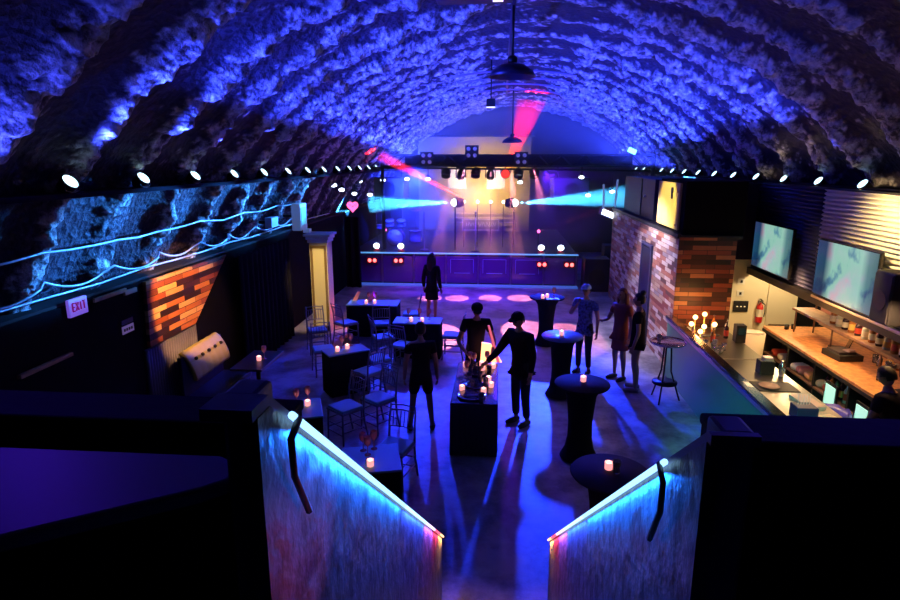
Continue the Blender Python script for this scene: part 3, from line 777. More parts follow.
# ------------------------------------------------------------------ the bar
bt=thing('bar_counter','long service bar with glossy blue-green front and steel work top','bar counter',(0,0,0))
bfm=mat('bar_front_teal',(.05,.30,.15),.35,.2)
MB().box((2.62,7.6,.5),(.06,6.6,1.0),bev=.005).build('front', bfm, bt)
MB().box((2.62,7.55,1.09),(.16,6.7,.05),bev=.015).build('rail_cap', mat('rail_black',(.01,.01,.01),.2,coat=.6), bt)
MB().box((2.60,7.55,1.04),(.10,6.7,.05)).build('cap_support', mat('trim_metal',(.5,.45,.42),.3,.9), bt)
f=MB(); f.box((3.13,7.55,.88),(.9,6.7,.04),bev=.008); f.build('work_top', steel, bt)
MB().box((3.12,9.05,.905),(.86,.012,.008)).build('top_seam', mat('seam_bright',(.8,.75,.7),.3,1.), bt)
MB().box((3.10,7.6,.43),(.8,6.6,.84),bev=.005).build('body', black, bt)
# items on the bar
def item(name,label,cat,loc,build,group=None,rz=0):
    t=thing(name,label,cat,loc,rz,group); build(t); return t
vt=thing('votive_candle','lit votive candle','candle',(0,0,-50),0)
MB().lathe([(0,0),(.030,0),(.036,.005),(.038,.075),(.035,.075),(.032,.012),(0,.012)],n=14).build('glass_cup', vot_m, vt)
MB().lathe([(0,.012),(.03,.012),(.03,.035),(0,.035)],n=12).build('wax', mat('pink_wax',(.8,.5,.45),.5,emit=(1,.4,.35),es=1.), vt)
MB().lathe([(0,.035),(.014,.045),(.017,.06),(.008,.08),(0,.09)],n=10).build('flame', flame_m, vt)
gl=thing('stemmed_glass','stemmed glass','glass',(0,0,-50),0)
MB().lathe([(0,0),(.036,0),(.036,.004),(.006,.012),(.004,.09),(.012,.105),(.036,.135),(.040,.18),(.034,.215),(.031,.215),(.036,.18),(.032,.138),(0,.112)],n=14).build('bowl_and_stem', pinkgl, gl)
MB().lathe([(0,.114),(.028,.138),(.033,.165),(0,.165)],n=12).build('drink', mat('pink_drink',(.75,.30,.32),.2,emit=(1,.25,.3),es=.5), gl)
tb=thing('tumbler','tumbler','glass',(0,0,-50),0)
MB().lathe([(0,0),(.032,0),(.04,.12),(.037,.12),(.030,.01),(0,.01)],n=14).build('glass_body', glass_m, tb)
MB().lathe([(0,.012),(.03,.012),(.034,.07),(0,.07)],n=12).build('drink', mat('lilac_drink',(.4,.3,.5),.2), tb)
def bottle(h,r,m,lm,loc,label,group,cat='bottle'):
    t=thing('bottle',label,cat,loc,0,group)
    MB().lathe([(0,0),(r,0),(r*1.02,.01),(r*1.02,h*.58),(r*.85,h*.66),(r*.36,h*.74),(r*.33,h*.93),(r*.4,h*.93),(r*.4,h*.96),(0,h*.96)],n=14).build('glass_body', m, t)
    MB().lathe([(r*1.04,h*.15),(r*1.04,h*.48)],n=14).build('paper_label', lm, t)
    MB().lathe([(0,h*.95),(r*.42,h*.95),(r*.42,h),(0,h)],n=12).build('cap', mat('bottle_cap',(.1,.06,.04),.4), t)
    return t
amb=mat('amber_glass',(.35,.12,.03),.1,coat=.3); grn=mat('green_glass',(.05,.18,.08),.1); drk=mat('dark_glass',(.03,.01,.02),.1); clr=mat('pale_glass',(.55,.58,.5),.1)
lw=mat('label_white',(.8,.74,.6),.6); lr=mat('label_red',(.6,.06,.03),.6); ly=mat('label_yellow',(.75,.5,.12),.6)
# glowing globe cluster at the far end of the bar
warmglobe=glow('warm_globe',(1.,.62,.25),5.)
gp=[(2.84,10.35,.15),(2.96,10.55,.22),(3.04,10.30,.12),(3.14,10.62,.26),(2.90,10.05,.10),(3.24,10.38,.14)]
for i,(x,y,z) in enumerate(gp):
    t=thing('globe_lamp','glowing globe lamp on the far bar end, '+['leftmost','tall one at the back left','low middle one','tallest at the back','nearest','rightmost'][i]+' of six','lamp',(x,y,.90),0,'globe lamps on the bar')
    MB().lathe([(0,0),(.05,0),(.05,.01),(.01,.02),(.008,z+.02),(0,z+.02)],n=12).build('stem', mat('brass',(.7,.45,.15),.3,1.), t)
    MB().ball((0,0,z+.05),.042,14).build('globe', warmglobe, t)
bi=0
for x,y,h,m,lm,lab in ((3.30,10.6,.30,amb,lw,'amber bottle with white label behind the globe lamps on the bar'),(3.38,10.2,.30,drk,lr,'dark bottle with red label by the globe lamps on the bar'),(3.48,10.45,.28,clr,ly,'pale bottle with yellow label at the right of the globe lamps'),(3.06,9.9,.26,amb,lr,'amber bottle with red label in front of the globe lamps')):
    bottle(h,.037,m,lm,(x,y,.90),lab,'bottles at the far end of the bar')
tag(MB().box((3.1,10.15,.955),(.34,.10,.02),rz=.3,bev=.005).build('dark_tray', black),'narrow dark tray among the glasses at the far end of the bar','tray') 
for i,(x,y) in enumerate(((2.86,9.65),(2.94,9.5),(3.02,9.68),(3.00,9.35),(2.90,9.25),(3.10,9.5))):
    dup(tb,(x,y,.90),label='clear tumbler on the steel bar top before the globe lamps, '+['far left','middle left','far middle','near middle','nearest','rightmost'][i]+' of six',group='tumblers on the far end of the bar')
t=thing('storage_box','black upright box on the far steel top beside the cream wall','box',(3.52,10.0,.90))
MB().box((0,0,.15),(.16,.16,.3),bev=.01).build('case', black, t); MB().box((0,-.082,.2),(.12,.006,.12)).build('front_plate', screen_off, t)
t=thing('ice_bin','white open bin at the back of the bar near the cream wall','bin',(3.85,10.3,.0))
MB().lathe([(0,0),(.17,0),(.21,.98),(.19,.98),(.155,.03),(0,.03)],n=20).build('bin_body', mat('bin_white',(.75,.68,.55),.5), t)
MB().box((0,.0,.99),(.3,.2,.02),bev=.005).build('lid', mat('bin_white'), t)
t=thing('black_bar_mat','black rubber bar mat on the steel top','mat',(3.2,7.9,.90))
MB().box((0,0,.006),(.52,.36,.012),bev=.004).build('mat_sheet', black, t)
tag(MB().lathe([(0,0),(.09,0),(.13,.02),(.125,.02),(.085,.006),(0,.006)],(3.12,7.87,.912),n=24).build('saucer', mat('brown_plate',(.2,.08,.06),.4)),'small brown round dish on the black bar mat','dish')
t=thing('napkin_caddy','black napkin caddy standing on the steel bar top','caddy',(3.3,8.45,.90))
MB().box((0,0,.1),(.2,.16,.2),bev=.01).build('case', black, t); MB().box((.02,0,.22),(.12,.12,.05)).build('napkins', mat('napkin',(.6,.5,.45),.8), t)
t=thing('metal_shaker','steel cocktail shaker beside the black napkin caddy','shaker',(3.46,8.3,.90))
MB().lathe([(0,0),(.035,0),(.045,.15),(.042,.18),(.02,.21),(.02,.24),(0,.25)],n=16).build('cup', chrome, t)
t=thing('paper_stack','stack of pale printed menus on the steel bar top','papers',(3.36,7.35,.90))
MB().box((0,0,.02),(.22,.42,.04),rz=.1).build('sheets', mat('menu_pink',(.6,.42,.36),.7), t)
t=thing('bar_caddy','blue-black bar caddy with straws near the balcony wall','caddy',(3.1,6.9,.90))
MB().box((0,0,.08),(.24,.2,.16),bev=.01).build('case', mat('caddy_blue',(.02,.02,.08),.4), t)
for k in range(5): MB().cyl((-.06+.03*k,.02,.1),(-.07+.035*k,.03,.28),.004,n=5).build('straw', mat('straw_white',(.7,.6,.7),.5), t)
t=thing('folded_cloth','cream folded cloth beside the bar caddy','cloth',(3.35,6.75,.90))
MB().box((0,0,.03),(.22,.3,.06),rz=.3,bev=.02).build('folded_cloth', mat('cream_fold',(.8,.6,.42),.8), t)

# back counter
bc=thing('back_counter','back bar counter with orange wood top and open shelves below','counter',(0,0,0))
MB().box((4.72,8.1,.98),(1.06,5.2,.045),bev=.008).build('wood_top', woodtop, bc)
MB().box((4.19,8.1,.94),(.02,5.2,.05)).build('front_edge', black, bc)
MB().box((4.85,8.1,.48),(.7,5.1,.94)).build('body', mat('counter_black',(.012,.010,.012),.5), bc)
f=MB(); f.box((4.38,8.1,.55),(.34,5.1,.03)); f.box((4.38,8.1,.15),(.34,5.1,.03)); f.build('lower_shelf', mat('shelf_brown',(.12,.06,.04),.5), bc)
for y in (10.62,9.75,8.9,8.0,7.1,5.6): MB().box((4.38,y,.5),(.34,.04,.92)).build('divider', black, bc)
# things on the lower shelf
sc=[('rolled red towel',lr),('folded cream towel',creamc),('rolled white towel',white),('folded pink towel',mat('towel_pink',(.6,.2,.18),.8)),('folded orange towel',mat('towel_orange',(.6,.25,.08),.8)),('rolled beige towel',mat('towel_beige',(.55,.4,.28),.8)),('folded rust towel',mat('towel_rust',(.45,.10,.05),.8))]
for i,(l,m) in enumerate(sc):
    y=10.45-.26*i if i<3 else 10.35-.27*i
    tt=MB(); tt.box((0,0,.055),(.24,.2,.11),bev=.045) 
    tag(tt.build('bar_towel', m, loc=(4.36,y-.1 if abs(y-.1-9.75)>.13 else y-.32,.565),rz=.2*((i%3)-1)), l+' on the open shelf under the back counter','towel','towels on the back bar shelf')
for i in range(6):
    bottle(.29,.036,[drk,amb,grn,drk,clr,amb][i],[lw,lr,lw,ly,lr,lw][i],(4.34,8.75-.125*i,.565),f'{["dark","amber","green","black-labelled dark","pale","brown"][i]} bottle on the open shelf under the back counter, {ORD[i]} from the far end','bottles under the back counter')
gfl=mat('fridge_glow',(.3,.5,.42),.3,emit=(.45,.9,.75),es=.9)
for i,y in enumerate((8.33,7.58)):
    t=thing('fridge_door',['lit greenish glass cooler door under the back counter, the farther one','lit greenish glass cooler door under the back counter, the nearer one'][i],'cooler',(4.19,y,.18),0,'cooler doors under the back counter')
    MB().box((-.01,0,.31),(.03,.30,.66),bev=.005).build('frame', blackm, t); MB().box((-.028,0,.33),(.01,.24,.54)).build('glass', gfl, t); MB().box((-.04,.11,.33),(.02,.02,.3)).build('handle', chrome, t)
# trash bin blue in aisle
t=thing('lined_bin','round bin with a crinkled blue liner in the aisle behind the bar','bin',(3.86,7.75,0))
MB().lathe([(0,0),(.2,0),(.24,.6),(.22,.6),(.18,.02),(0,.02)],n=20).build('bin_body', black, t)
bb=bmesh.new(); prof=[(.25,.5),(.265,.62),(.24,.67),(.18,.62),(.1,.5)]
rings=[[bb.verts.new(((r+.012*math.sin(k*2.1+j))*math.cos(2*PI*k/28),(r+.012*math.cos(k*3.3+j))*math.sin(2*PI*k/28),z+.012*math.sin(k*1.7+j))) for k in range(28)] for j,(r,z) in enumerate(prof)]
for A,B in zip(rings,rings[1:]):
    for k in range(28): f=bb.faces.new((A[k],A[(k+1)%28],B[(k+1)%28],B[k])); f.smooth=True
me=bpy.data.meshes.new('liner'); bb.to_mesh(me); bb.free(); me.materials.append(mat('liner_blue',(.06,.05,.35),.25)); o=bpy.data.objects.new('liner',me); COL.objects.link(o); o.parent=t
# shelves on back wall with bottles
ws=thing('wall_shelf','long wooden bottle shelf on slim posts above the back counter','shelf',(0,0,0))
MB().box((4.68,8.75,1.40),(.36,3.3,.04),bev=.006).build('board', shelfwd, ws)
for y in (10.35,9.2,8.0,7.15): MB().cyl((4.55,y,1.0),(4.55,y,1.40),.014,n=8).build('post', mat('post_brown',(.25,.15,.10),.4,.5), ws)
for y in (10.3,): MB().cyl((4.84,y,1.0),(4.84,y,1.95),.014,n=8).build('post', mat('post_brown'), ws)
struct(MB().box((5.26,8.1,1.6),(.06,5.6,1.2)).build('wall_bar_back', planks('planks_back','Y',[(.30,.14,.08),(.40,.2,.12),(.35,.12,.10),(.42,.25,.15)],.9,.12)))
cl=[(amb,lw),(clr,lw),(drk,lw),(amb,ly),(drk,lr),(clr,lw),(amb,lw),(drk,lw),(clr,ly),(amb,lr),(drk,lw),(clr,lw)]
for i in range(12):
    y=9.35-.165*i
    bottle(.24 if i%3 else .27,.042,cl[i][0],cl[i][1],(4.62,y,1.42),f'liquor bottle on the long wooden shelf, {ORD[i]} from the far end','bottles on the long wooden shelf')
for i in range(10):
    dup(tb,(4.95-.03*(i%2),8.75-.15*i,1.003),label=f'clear glass in the rear row on the wood counter, {ORD[i]} from the far end',group='glasses at the rear of the back counter')
for i in range(6):
    bottle(.22,.04,[clr,amb,clr,ly and amb,clr,grn][i],[ly,lw,lw,ly,lw,ly][i],(5.08,8.62-.19*i,1.003),f'short bottle standing behind the counter glasses, {ORD[i]} from the far end','short bottles on the back counter')
# laptop + controller
t=thing('laptop','open black laptop on the orange wood counter','laptop',(4.74,9.35,1.0),-.45)
MB().box((0,0,.012),(.24,.34,.02),bev=.005).build('keyboard', black, t); MB().box((.15,0,.13),(.012,.34,.23),ry=.3,bev=.004).build('screen', screen_off, t)
t=thing('cash_register','black cash register with papers in front of the laptop','cash register',(4.60,8.95,1.0),.1)
MB().box((0,0,.05),(.36,.42,.09),bev=.01).build('drawer', black, t); MB().box((-.02,0,.11),(.26,.3,.04),bev=.01).build('keypad', mat('keypad_dark',(.04,.03,.03),.3), t)
MB().box((.02,-.1,.145),(.12,.1,.02),rz=.3).build('receipt', mat('receipt',(.6,.45,.4),.7), t)
for i,(x,y) in enumerate(((4.5,10.5),(4.62,10.52))):
    tag(MB().lathe([(0,0),(.035,0),(.04,.08),(.036,.08),(.03,.01),(0,.01)],(x,y,1.003),n=14).build('dark_cup', black),['small dark cup at the far left corner of the wood counter','small dark cup at the far corner of the wood counter, the right one'][i],'cup','dark cups on the wood counter')
tag(MB().box((5.22,9.55,1.25),(.02,.7,.4)).build('wall_board', mat('pink_board',(.7,.25,.45),.6)),'pink board on the wall behind the laptop','board')

# cream wall fittings
for i,z in enumerate((1.567,1.329)):
    t=thing('light_switch',['upper white switch plate on the cream bar wall','lower white switch plate on the cream bar wall'][i],'switch',(4.206,11.89,z),0,'switch plates on the cream wall')
    MB().box((0,0,0),(.13,.012,.12),bev=.004).build('plate', mat('plate_white',(.8,.76,.66),.4), t); MB().box((0,-.01,0),(.04,.015,.05)).build('toggle', black, t)
t=thing('breaker_panel','black rectangular panel with three small lights on the cream wall','panel',(4.238,11.882,1.070))
MB().box((0,0,0),(.28,.03,.22),bev=.008).build('case', black, t)
for k in range(3): MB().box((-.07+.07*k,-.018,.0),(.028,.006,.018)).build('indicator', glow('indicator',(1.,.7,.3),1.2), t)
t=thing('fire_extinguisher','red fire extinguisher with a white label hung on the cream wall','fire extinguisher',(4.585,11.83,0.767))
MB().lathe([(0,0),(.055,0),(.062,.02),(.062,.30),(.045,.35),(.02,.37),(.02,.40),(0,.40)],n=18).build('cylinder', red_p, t)
MB().lathe([(.0635,.12),(.0635,.27)],n=18).build('paper_label', mat('label_white'), t)
f=MB(); f.box((0,-.03,.42),(.03,.12,.02),bev=.004); f.box((0,-.03,.455),(.03,.13,.015),bev=.004,rx=.15); f.build('lever', blackm, t)
MB().tube([(0.02,-.02,.40),(.08,-.03,.36),(.085,-.03,.2),(.075,-.03,.12)],.010,8).build('hose', black, t)
MB().box((0,.045,.2),(.05,.05,.1)).build('wall_hook', blackm, t)
d=MB().box((4.98,11.885,.99),(.50,.03,1.96),bev=.004).build('door_1', mat('door_cream',(.78,.68,.47),.6)); struct(d)
MB().box((0,0,0),(.38,.03,.03),bev=.008).build('push_bar', mat('bar_brown',(.35,.25,.15),.35,.5), d, loc=(4.98,11.855,.72))

# ------------------------------------------------------------------ balcony in the foreground
BZ=2.43
struct(MB().box((0,-.43,BZ-.1),(11.9,3.1,.2)).build('floor_balcony', mat('balcony_floor',(.02,.02,.03),.6)))
par=mat('parapet_blue_black',(.010,.009,.022),.7,spec=.1,bump=.1,bscale=30)
for x0_,x1_,nme in ((-5.9,-1.03,'wall_parapet_left'),(.03,5.9,'wall_parapet_right')):
    f=MB(); f.box(((x0_+x1_)/2,1.43,2.71),(x1_-x0_,.12,.96)); f.box(((x0_+x1_)/2,1.43,3.195),(x1_-x0_,.17,.03),bev=.008); struct(f.build(nme,par))
SL=(.76-3.335)/(4.47-1.14)
sidem=mat('scuffed_side_panel',(.085,.085,.10),.36,.3,bump=.6,bscale=11,var=.7)
postm=mat('painted_post',(.10,.08,.18),.4)
def railz(y): return 3.335+SL*(y-1.14)
for side,x,label in ((-1,-.94,'left'),(1,-.06,'right')):
    t=thing('stair_guard',f'{label} sloping stair guard with a glowing LED strip along its top','stair guard',(0,0,0),0,None)
    yn=1.0 if side<0 else 1.2; ye=4.47 if side<0 else 4.25; ys=1.14 if side<0 else 1.43
    zz=lambda y:railz(y) if y>1.06 else railz(1.06)
    t0=0 
    yk=max(1.06,yn)+.001
    MB().prism([(x,yn,0.02),(x,ye,0.02),(x,ye,zz(ye)-.012),(x,yk,zz(yk)-.012),(x,yn-.002,zz(yn)-.012)],(side*.03,0,0)).build('side_panel', sidem, t)
    MB().prism([(x+side*.002,yn-.02,zz(yn)-.012),(x+side*.002,yk,zz(yk)-.012),(x+side*.002,ye+.01,zz(ye)-.014),(x+side*.002,ye+.01,zz(ye)+.010),(x+side*.002,yk,zz(yk)+.012),(x+side*.002,yn-.02,zz(yn)+.012)],(side*.10,0,0)).build('handrail_cap', postm, t)
    MB().box((x+side*.075,yn+(.13 if side<0 else .07),(zz(yn)+.02)/2),(.075,.10,zz(yn)-.02),bev=.012).build('newel_post', postm, t)
    # pixel strip: each segment shows its own colour
    segs=[(0.0,.42,(.30,.62,1.),2.1),(.42,.66,(.36,.66,1.),2.4),(.66,.80,(.75,.55,1.),2.2),(.80,.91,(1.,.10,.20),1.8),(.91,1.0,(1.,.55,.25),2.4)]
    for i,(a,b_,c_,s_) in enumerate(segs):
        ya=ys+(ye-ys)*a; yb=ys+(ye-ys)*b_
        xx=x-side*.012
        MB().tube([(xx,ya,zz(ya)-.004),(xx,yb,zz(yb)-.004)],.0085,8).build('led_strip', glow(f'led_{label}_{i}',c_,s_), t, label=['cyan stretch of LED strip','pale blue stretch of LED strip','white violet stretch of LED strip','red stretch of LED strip','amber stretch of LED strip'][i])
        lc=[(.01,.15,1.),(.02,.08,1.),(.45,.10,1.),(1.,.05,.12),(1.,.45,.12)][i]; lp=[21.,13.,7.,3.5,5.][i]
        L_=light('AREA',(xx-side*.006,(ya+yb)/2,zz((ya+yb)/2)-.03),lc,lp,(xx+side*.25,(ya+yb)/2+SL*.6,zz((ya+yb)/2)-1.),.03,name='strip_output')
        L_.data.size=.03; L_.data.shape='RECTANGLE'; L_.data.size_y=(yb-ya)*1.2
        L_.data.spread=math.radians(160)
        q_=Vector((0,1,SL)).normalized(); d_=Vector((side*.35,SL,-1)).normalized(); zx=-d_; yx=(q_-zx*q_.dot(zx)).normalized(); xx_=yx.cross(zx)
        L_.rotation_euler=Matrix((xx_,yx,zx)).transposed().to_euler()
    # cable loop at the top end of the strip
    MB().tube([(x-side*.02,ys+.02,zz(ys)-.02),(x-side*.03,ys-.06,zz(ys)-.03),(x-side*.025,ys-.04,zz(ys)-.12),(x-side*.02,ys+.05,zz(ys)-.26)],.008,6).build('strip_cable', black, t)
# stairs
stt=thing('staircase','dark wooden stairs going down between the two LED-lit guards','stairs',(0,0,0))
nst=13; rise=BZ/nst; run=.246
for i in range(nst-1):
    z=BZ-rise*(i+1); y=1.12+run*i
    MB().box((-.5,y+run/2,z-.02),(.82,run+.03,.04),bev=.006).build('tread', mat('tread_dark',(.03,.028,.035),.5,bump=.2,bscale=20), stt)
    MB().box((-.5,y+.01,z+rise/2-.02),(.82,.02,rise)).build('riser', mat('riser_dark',(.02,.018,.025),.6), stt)
# table on the balcony, left
t=thing('balcony_table','violet-lit table top on the balcony at lower left','table',(0,0,0))
poly=[(-1.12,1.20),(-1.07,1.17),(-1.055,1.10),(-1.10,1.055),(-1.375,.875),(-1.80,.66),(-2.4,.60),(-2.4,1.20)]
MB().prism([(x,y,3.165) for x,y in poly],(0,0,.035)).build('table_top', mat('plum_top',(.30,.28,.36),.45), t, bevel=.008)
for x,y in ((-1.3,1.1),(-2.2,1.1),(-1.75,.8)): MB().cyl((x,y,BZ),(x,y,3.17),.022,n=8).build('leg', blackm, t)

# ------------------------------------------------------------------ dance-floor furniture
def rect_table(label,x,y,w_,d_,rz,z=.75):
    t=thing('dining_table',label,'table',(x,y,0),rz,None)
    MB().box((0,0,z-.012),(w_,d_,.025),bev=.008).build('table_top', tabletop_m, t)
    b=bmesh.new(); n=80; A=[];B=[];hw=w_/2-.01;hd=d_/2-.01; per=2*(w_+d_)
    pts=[]
    for k in range(n):
        s_=k/n*4; q=int(s_); f_=s_-q
        c_=[(-hw,-hd),(hw,-hd),(hw,hd),(-hw,hd)]; a=c_[q]; e=c_[(q+1)%4]; pts.append((a[0]+(e[0]-a[0])*f_,a[1]+(e[1]-a[1])*f_))
    for k,(px_,py_) in enumerate(pts):
        r_=1+.035*math.sin(k*1.9); A.append(b.verts.new((px_*.99,py_*.99,z-.026))); B.append(b.verts.new((px_*r_*.97,py_*r_*.97,.02)))
    for k in range(n): f=b.faces.new((A[k],A[(k+1)%n],B[(k+1)%n],B[k])); f.smooth=True
    me=bpy.data.meshes.new('skirt'); b.to_mesh(me); b.free(); me.materials.append(blackcl); o=bpy.data.objects.new('skirt',me); COL.objects.link(o); o.parent=t
    md=o.modifiers.new('s','SOLIDIFY'); md.thickness=.006; md.offset=-1
    return t
rect_table('pale-topped black-skirted table nearest the stage, beside the pillar',-3.30,12.95,1.15,.55,0)
rect_table('pale-topped black-skirted table in the middle, behind the standing figure',-2.10,11.5,.95,.5,0)
rect_table('small pale-topped table turned askew at the left of the group',-3.06,9.5,.72,.42,.62)
rect_table('dark table behind the top of the left LED strip, with two candles',-3.05,7.0,.62,.62,.35)
rect_table('nearest dark table just right of the left LED strip, with a pink candle',-1.83,5.78,.62,.6,.25)

# chiavari chair
def make_chair():
    t=thing('banquet_chair','chair','chair',(0,0,-50),0,'slim silver banquet chairs')
    MB().box((0,0,.455),(.40,.39,.03),bev=.012).build('seat_frame', chair_m, t)
    MB().box((0,0,.485),(.37,.36,.04),bev=.018).build('cushion', seat_m, t)
    for sx in (-1,1):
        MB().tube([(sx*.185,-.185,0),(sx*.18,-.18,.25),(sx*.175,-.175,.45)],[.012,.014,.015],8).build('leg', chair_m, t)
        MB().tube([(sx*.185,.24,0),(sx*.18,.19,.25),(sx*.175,.18,.45),(sx*.175,.20,.7),(sx*.17,.25,.92)],[.012,.014,.015,.013,.012],8).build('leg', chair_m, t, label='rear leg continuing up as the back post')
    for z in (.90,.84,.64): MB().tube([(-.17,.20+(z-.7)*.23,z),(0,.215+(z-.7)*.23,z+.012),(.17,.20+(z-.7)*.23,z)],.009,6).build('back_rail', chair_m, t)
    f=MB()
    for k in range(6): f.tube([(-.125+.05*k,.195,.645),(-.125+.05*k,.235,.84)],.006,6)
    f.build('spindles', chair_m, t)
    f=MB()
    for z in (.14,.27): 
        f.cyl((-.18,-.18,z),(.18,-.18,z),.008,n=6); f.cyl((-.18,.2,z),(.18,.2,z),.008,n=6)
        for sx in (-1,1): f.cyl((sx*.18,-.18,z+.04),(sx*.18,.2,z+.04),.008,n=6)
    f.build('stretchers', chair_m, t)
    return t
ch=make_chair()
# rz: facing direction; back is at +y local, chair faces -y
CH=[(-2.52,13.15,1.35+PI/2-PI/2+0.2,'banquet chair at the right end of the table nearest the stage'),
    (-3.0,12.22,PI+.15,'banquet chair on the near side of the table nearest the stage'),
    (-2.62,11.15,-1.9+PI,'banquet chair at the left end of the middle table, farther one'),
    (-2.28,10.72,PI+.35,'banquet chair on the near side of the middle table'),
    (-2.60,9.88,PI/2+PI+PI,'banquet chair right of the askew table, farther one'),
    (-2.62,9.22,PI/2-.1,'banquet chair right of the askew table, nearer one'),
    (-3.70,10.35,-.35,'banquet chair at the far left corner of the askew table'),
    (-1.40,11.45,PI/2,'banquet chair at the right end of the middle table'),
    (-2.62,7.75,PI+.0,'banquet chair with its back to the viewer beyond the two-candle table'),
    (-2.22,8.1,.9,'banquet chair turned aside between the dark tables'),
    (-1.72,6.62,.1,'banquet chair behind the nearest pink-candle table'),
    (-3.75,12.2,PI-.3,'banquet chair between the pillar and the table nearest the stage'),
    (-4.2,11.6,-1.2,'banquet chair beside the black curtain')]
CH[0]=(-2.48,13.1,-PI/2,CH[0][3]); CH[2]=(-2.75,11.2,PI/2+PI,CH[2][3]); 
def face(tx,ty,x,y): return math.atan2(tx-x, -(ty-y))   # local -y toward target
TG={0:(-3.3,12.95),1:(-3.3,12.95),2:(-2.1,11.5),3:(-2.1,11.5),4:(-3.06,9.5),5:(-3.06,9.5),6:(-3.06,9.5),7:(-2.1,11.5),8:(-3.05,7.0),9:(-3.05,7.0),10:(-1.83,5.78),11:(-3.3,12.95),12:(-3.06,9.5)}
for i,(x,y,rz,lab) in enumerate(CH):
    r_=face(*TG[i],x,y)+random.uniform(-.2,.2)
    if i==0: ch.location=(x,y,0); ch.rotation_euler.z=r_; ch['label']=lab
    else: dup(ch,(x,y,0),r_,lab)

# cocktail tables with stretch covers
def cocktail(label,x,y,tm,r=.36,z=1.05,cov=blackcl):
    t=thing('cocktail_table',label,'table',(x,y,0),0,None)
    MB().lathe([(0,z),(r,z),(r+.008,z-.012),(r,z-.025),(0,z-.025)],n=36).build('table_top', tm, t)
    prof=[(r-.005,z-.03),(r*.72,z-.06),(r*.55,z-.16),(.175,z-.32),(.155,z-.55),(.16,.3),(.19,.14),(.25,.02)]
    b=MB(); b.lathe(prof,n=32); b.build('stretch_cover', cov, t)
    return t
tp_blk=mat('black_table_top',(.012,.010,.02),.8,spec=.1); tp_blu=mat('blue_grey_top',(.10,.13,.20),.35)
cocktail('black hourglass cocktail table nearest the stage with a lit menu',.52,12.5,tp_blk)
cocktail('cocktail table with a blue-grey top beside the standing group',.56,9.62,tp_blu,.335)
cocktail('wide black cocktail table in front of the group, with one candle',.60,7.45,tp_blk,.35)
cocktail('nearest black cocktail table beside the right LED strip, with one candle',.56,5.15,mat('plum_black_top',(.025,.02,.06),.75,spec=.15),.36)
# small metal round table at bar
t=thing('metal_bar_table','round shiny metal-topped stand table beside the bar front','table',(2.24,9.55,0))
MB().lathe([(0,.98),(.27,.98),(.29,1.01),(.28,1.02),(.25,1.0),(0,1.0)],n=32).build('table_top', mat('shiny_metal',(.55,.5,.6),.15,1.), t)
for a in range(3):
    MB().tube([(.06*math.cos(a*2.1),.06*math.sin(a*2.1),.97),(.09*math.cos(a*2.1),.09*math.sin(a*2.1),.5),(.26*math.cos(a*2.1),.26*math.sin(a*2.1),.0)],.014,8).build('leg', blackm, t)
MB().lathe([(0,.30),(.2,.30),(.2,.33),(0,.33)],n=24).build('lower_shelf', blackm, t)
dup(tb,(2.1,9.55,1.005),label='clear glass on the round metal table beside the bar')

# candles & glasses
def cand(x,y,z,lab): dup(vt,(x,y,z),label=lab,group='votive candles')
def glas(x,y,z,lab): dup(gl,(x,y,z),label=lab,group='stemmed glasses')
cand(-3.44,12.83,.75,'votive candle on the table nearest the stage, left one'); cand(-3.26,12.88,.75,'votive candle on the table nearest the stage, right one')
glas(-3.42,13.0,.75,'stemmed glass on the table nearest the stage, left one'); glas(-3.28,13.04,.75,'stemmed glass on the table nearest the stage, right one')
cand(-2.22,11.42,.75,'votive candle on the middle table, left one'); cand(-2.0,11.40,.75,'votive candle on the middle table, right one')
glas(-2.3,11.6,.75,'stemmed glass on the middle table, left one'); glas(-2.08,11.62,.75,'stemmed glass on the middle table, middle one'); glas(-1.88,11.6,.75,'stemmed glass on the middle table, right one')
cand(-3.17,9.40,.75,'votive candle on the askew table, left one'); cand(-3.04,9.55,.75,'votive candle on the askew table, right one')
glas(-3.14,9.58,.75,'stemmed glass on the askew table, left one'); glas(-3.02,9.72,.75,'stemmed glass on the askew table, right one')
cand(-3.12,6.98,.75,'votive candle on the two-candle table, left one'); cand(-2.95,7.12,.75,'votive candle on the two-candle table, right one')
glas(-3.10,7.14,.75,'stemmed glass on the two-candle table, left one'); glas(-2.98,7.24,.75,'stemmed glass on the two-candle table, right one')
cand(-1.80,5.62,.75,'single votive candle on the nearest dark table'); glas(-1.95,5.95,.75,'stemmed glass on the nearest dark table, left one'); glas(-1.84,6.0,.75,'stemmed glass on the nearest dark table, right one'); glas(-1.88,5.86,.75,'stemmed glass on the nearest dark table, front one')
cand(.42,12.35,1.05,'votive candle on the cocktail table nearest the stage, left one'); cand(.52,12.45,1.05,'votive candle on the cocktail table nearest the stage, middle one'); glas(.66,12.45,1.05,'stemmed glass on the cocktail table nearest the stage')
cand(.55,9.65,1.05,'votive candle on the blue-grey cocktail table')
cand(.62,7.5,1.05,'votive candle on the wide black cocktail table'); cand(.55,5.20,1.05,'votive candle on the nearest cocktail table')
dup(tb,(.61,5.14,1.05),label='clear tumbler beside the candle on the nearest cocktail table')
cand(-4.3,8.85,.74,'votive candle on the low side table by the bench'); glas(-4.25,8.95,.74,'stemmed glass on the low side table by the bench')
tag(MB().box((.62,12.28,1.058),(.26,.16,.012),rz=.05).build('menu_card', mat('menu_teal',(.35,.65,.68),.5)),'pale teal card lying on the cocktail table nearest the stage','card')
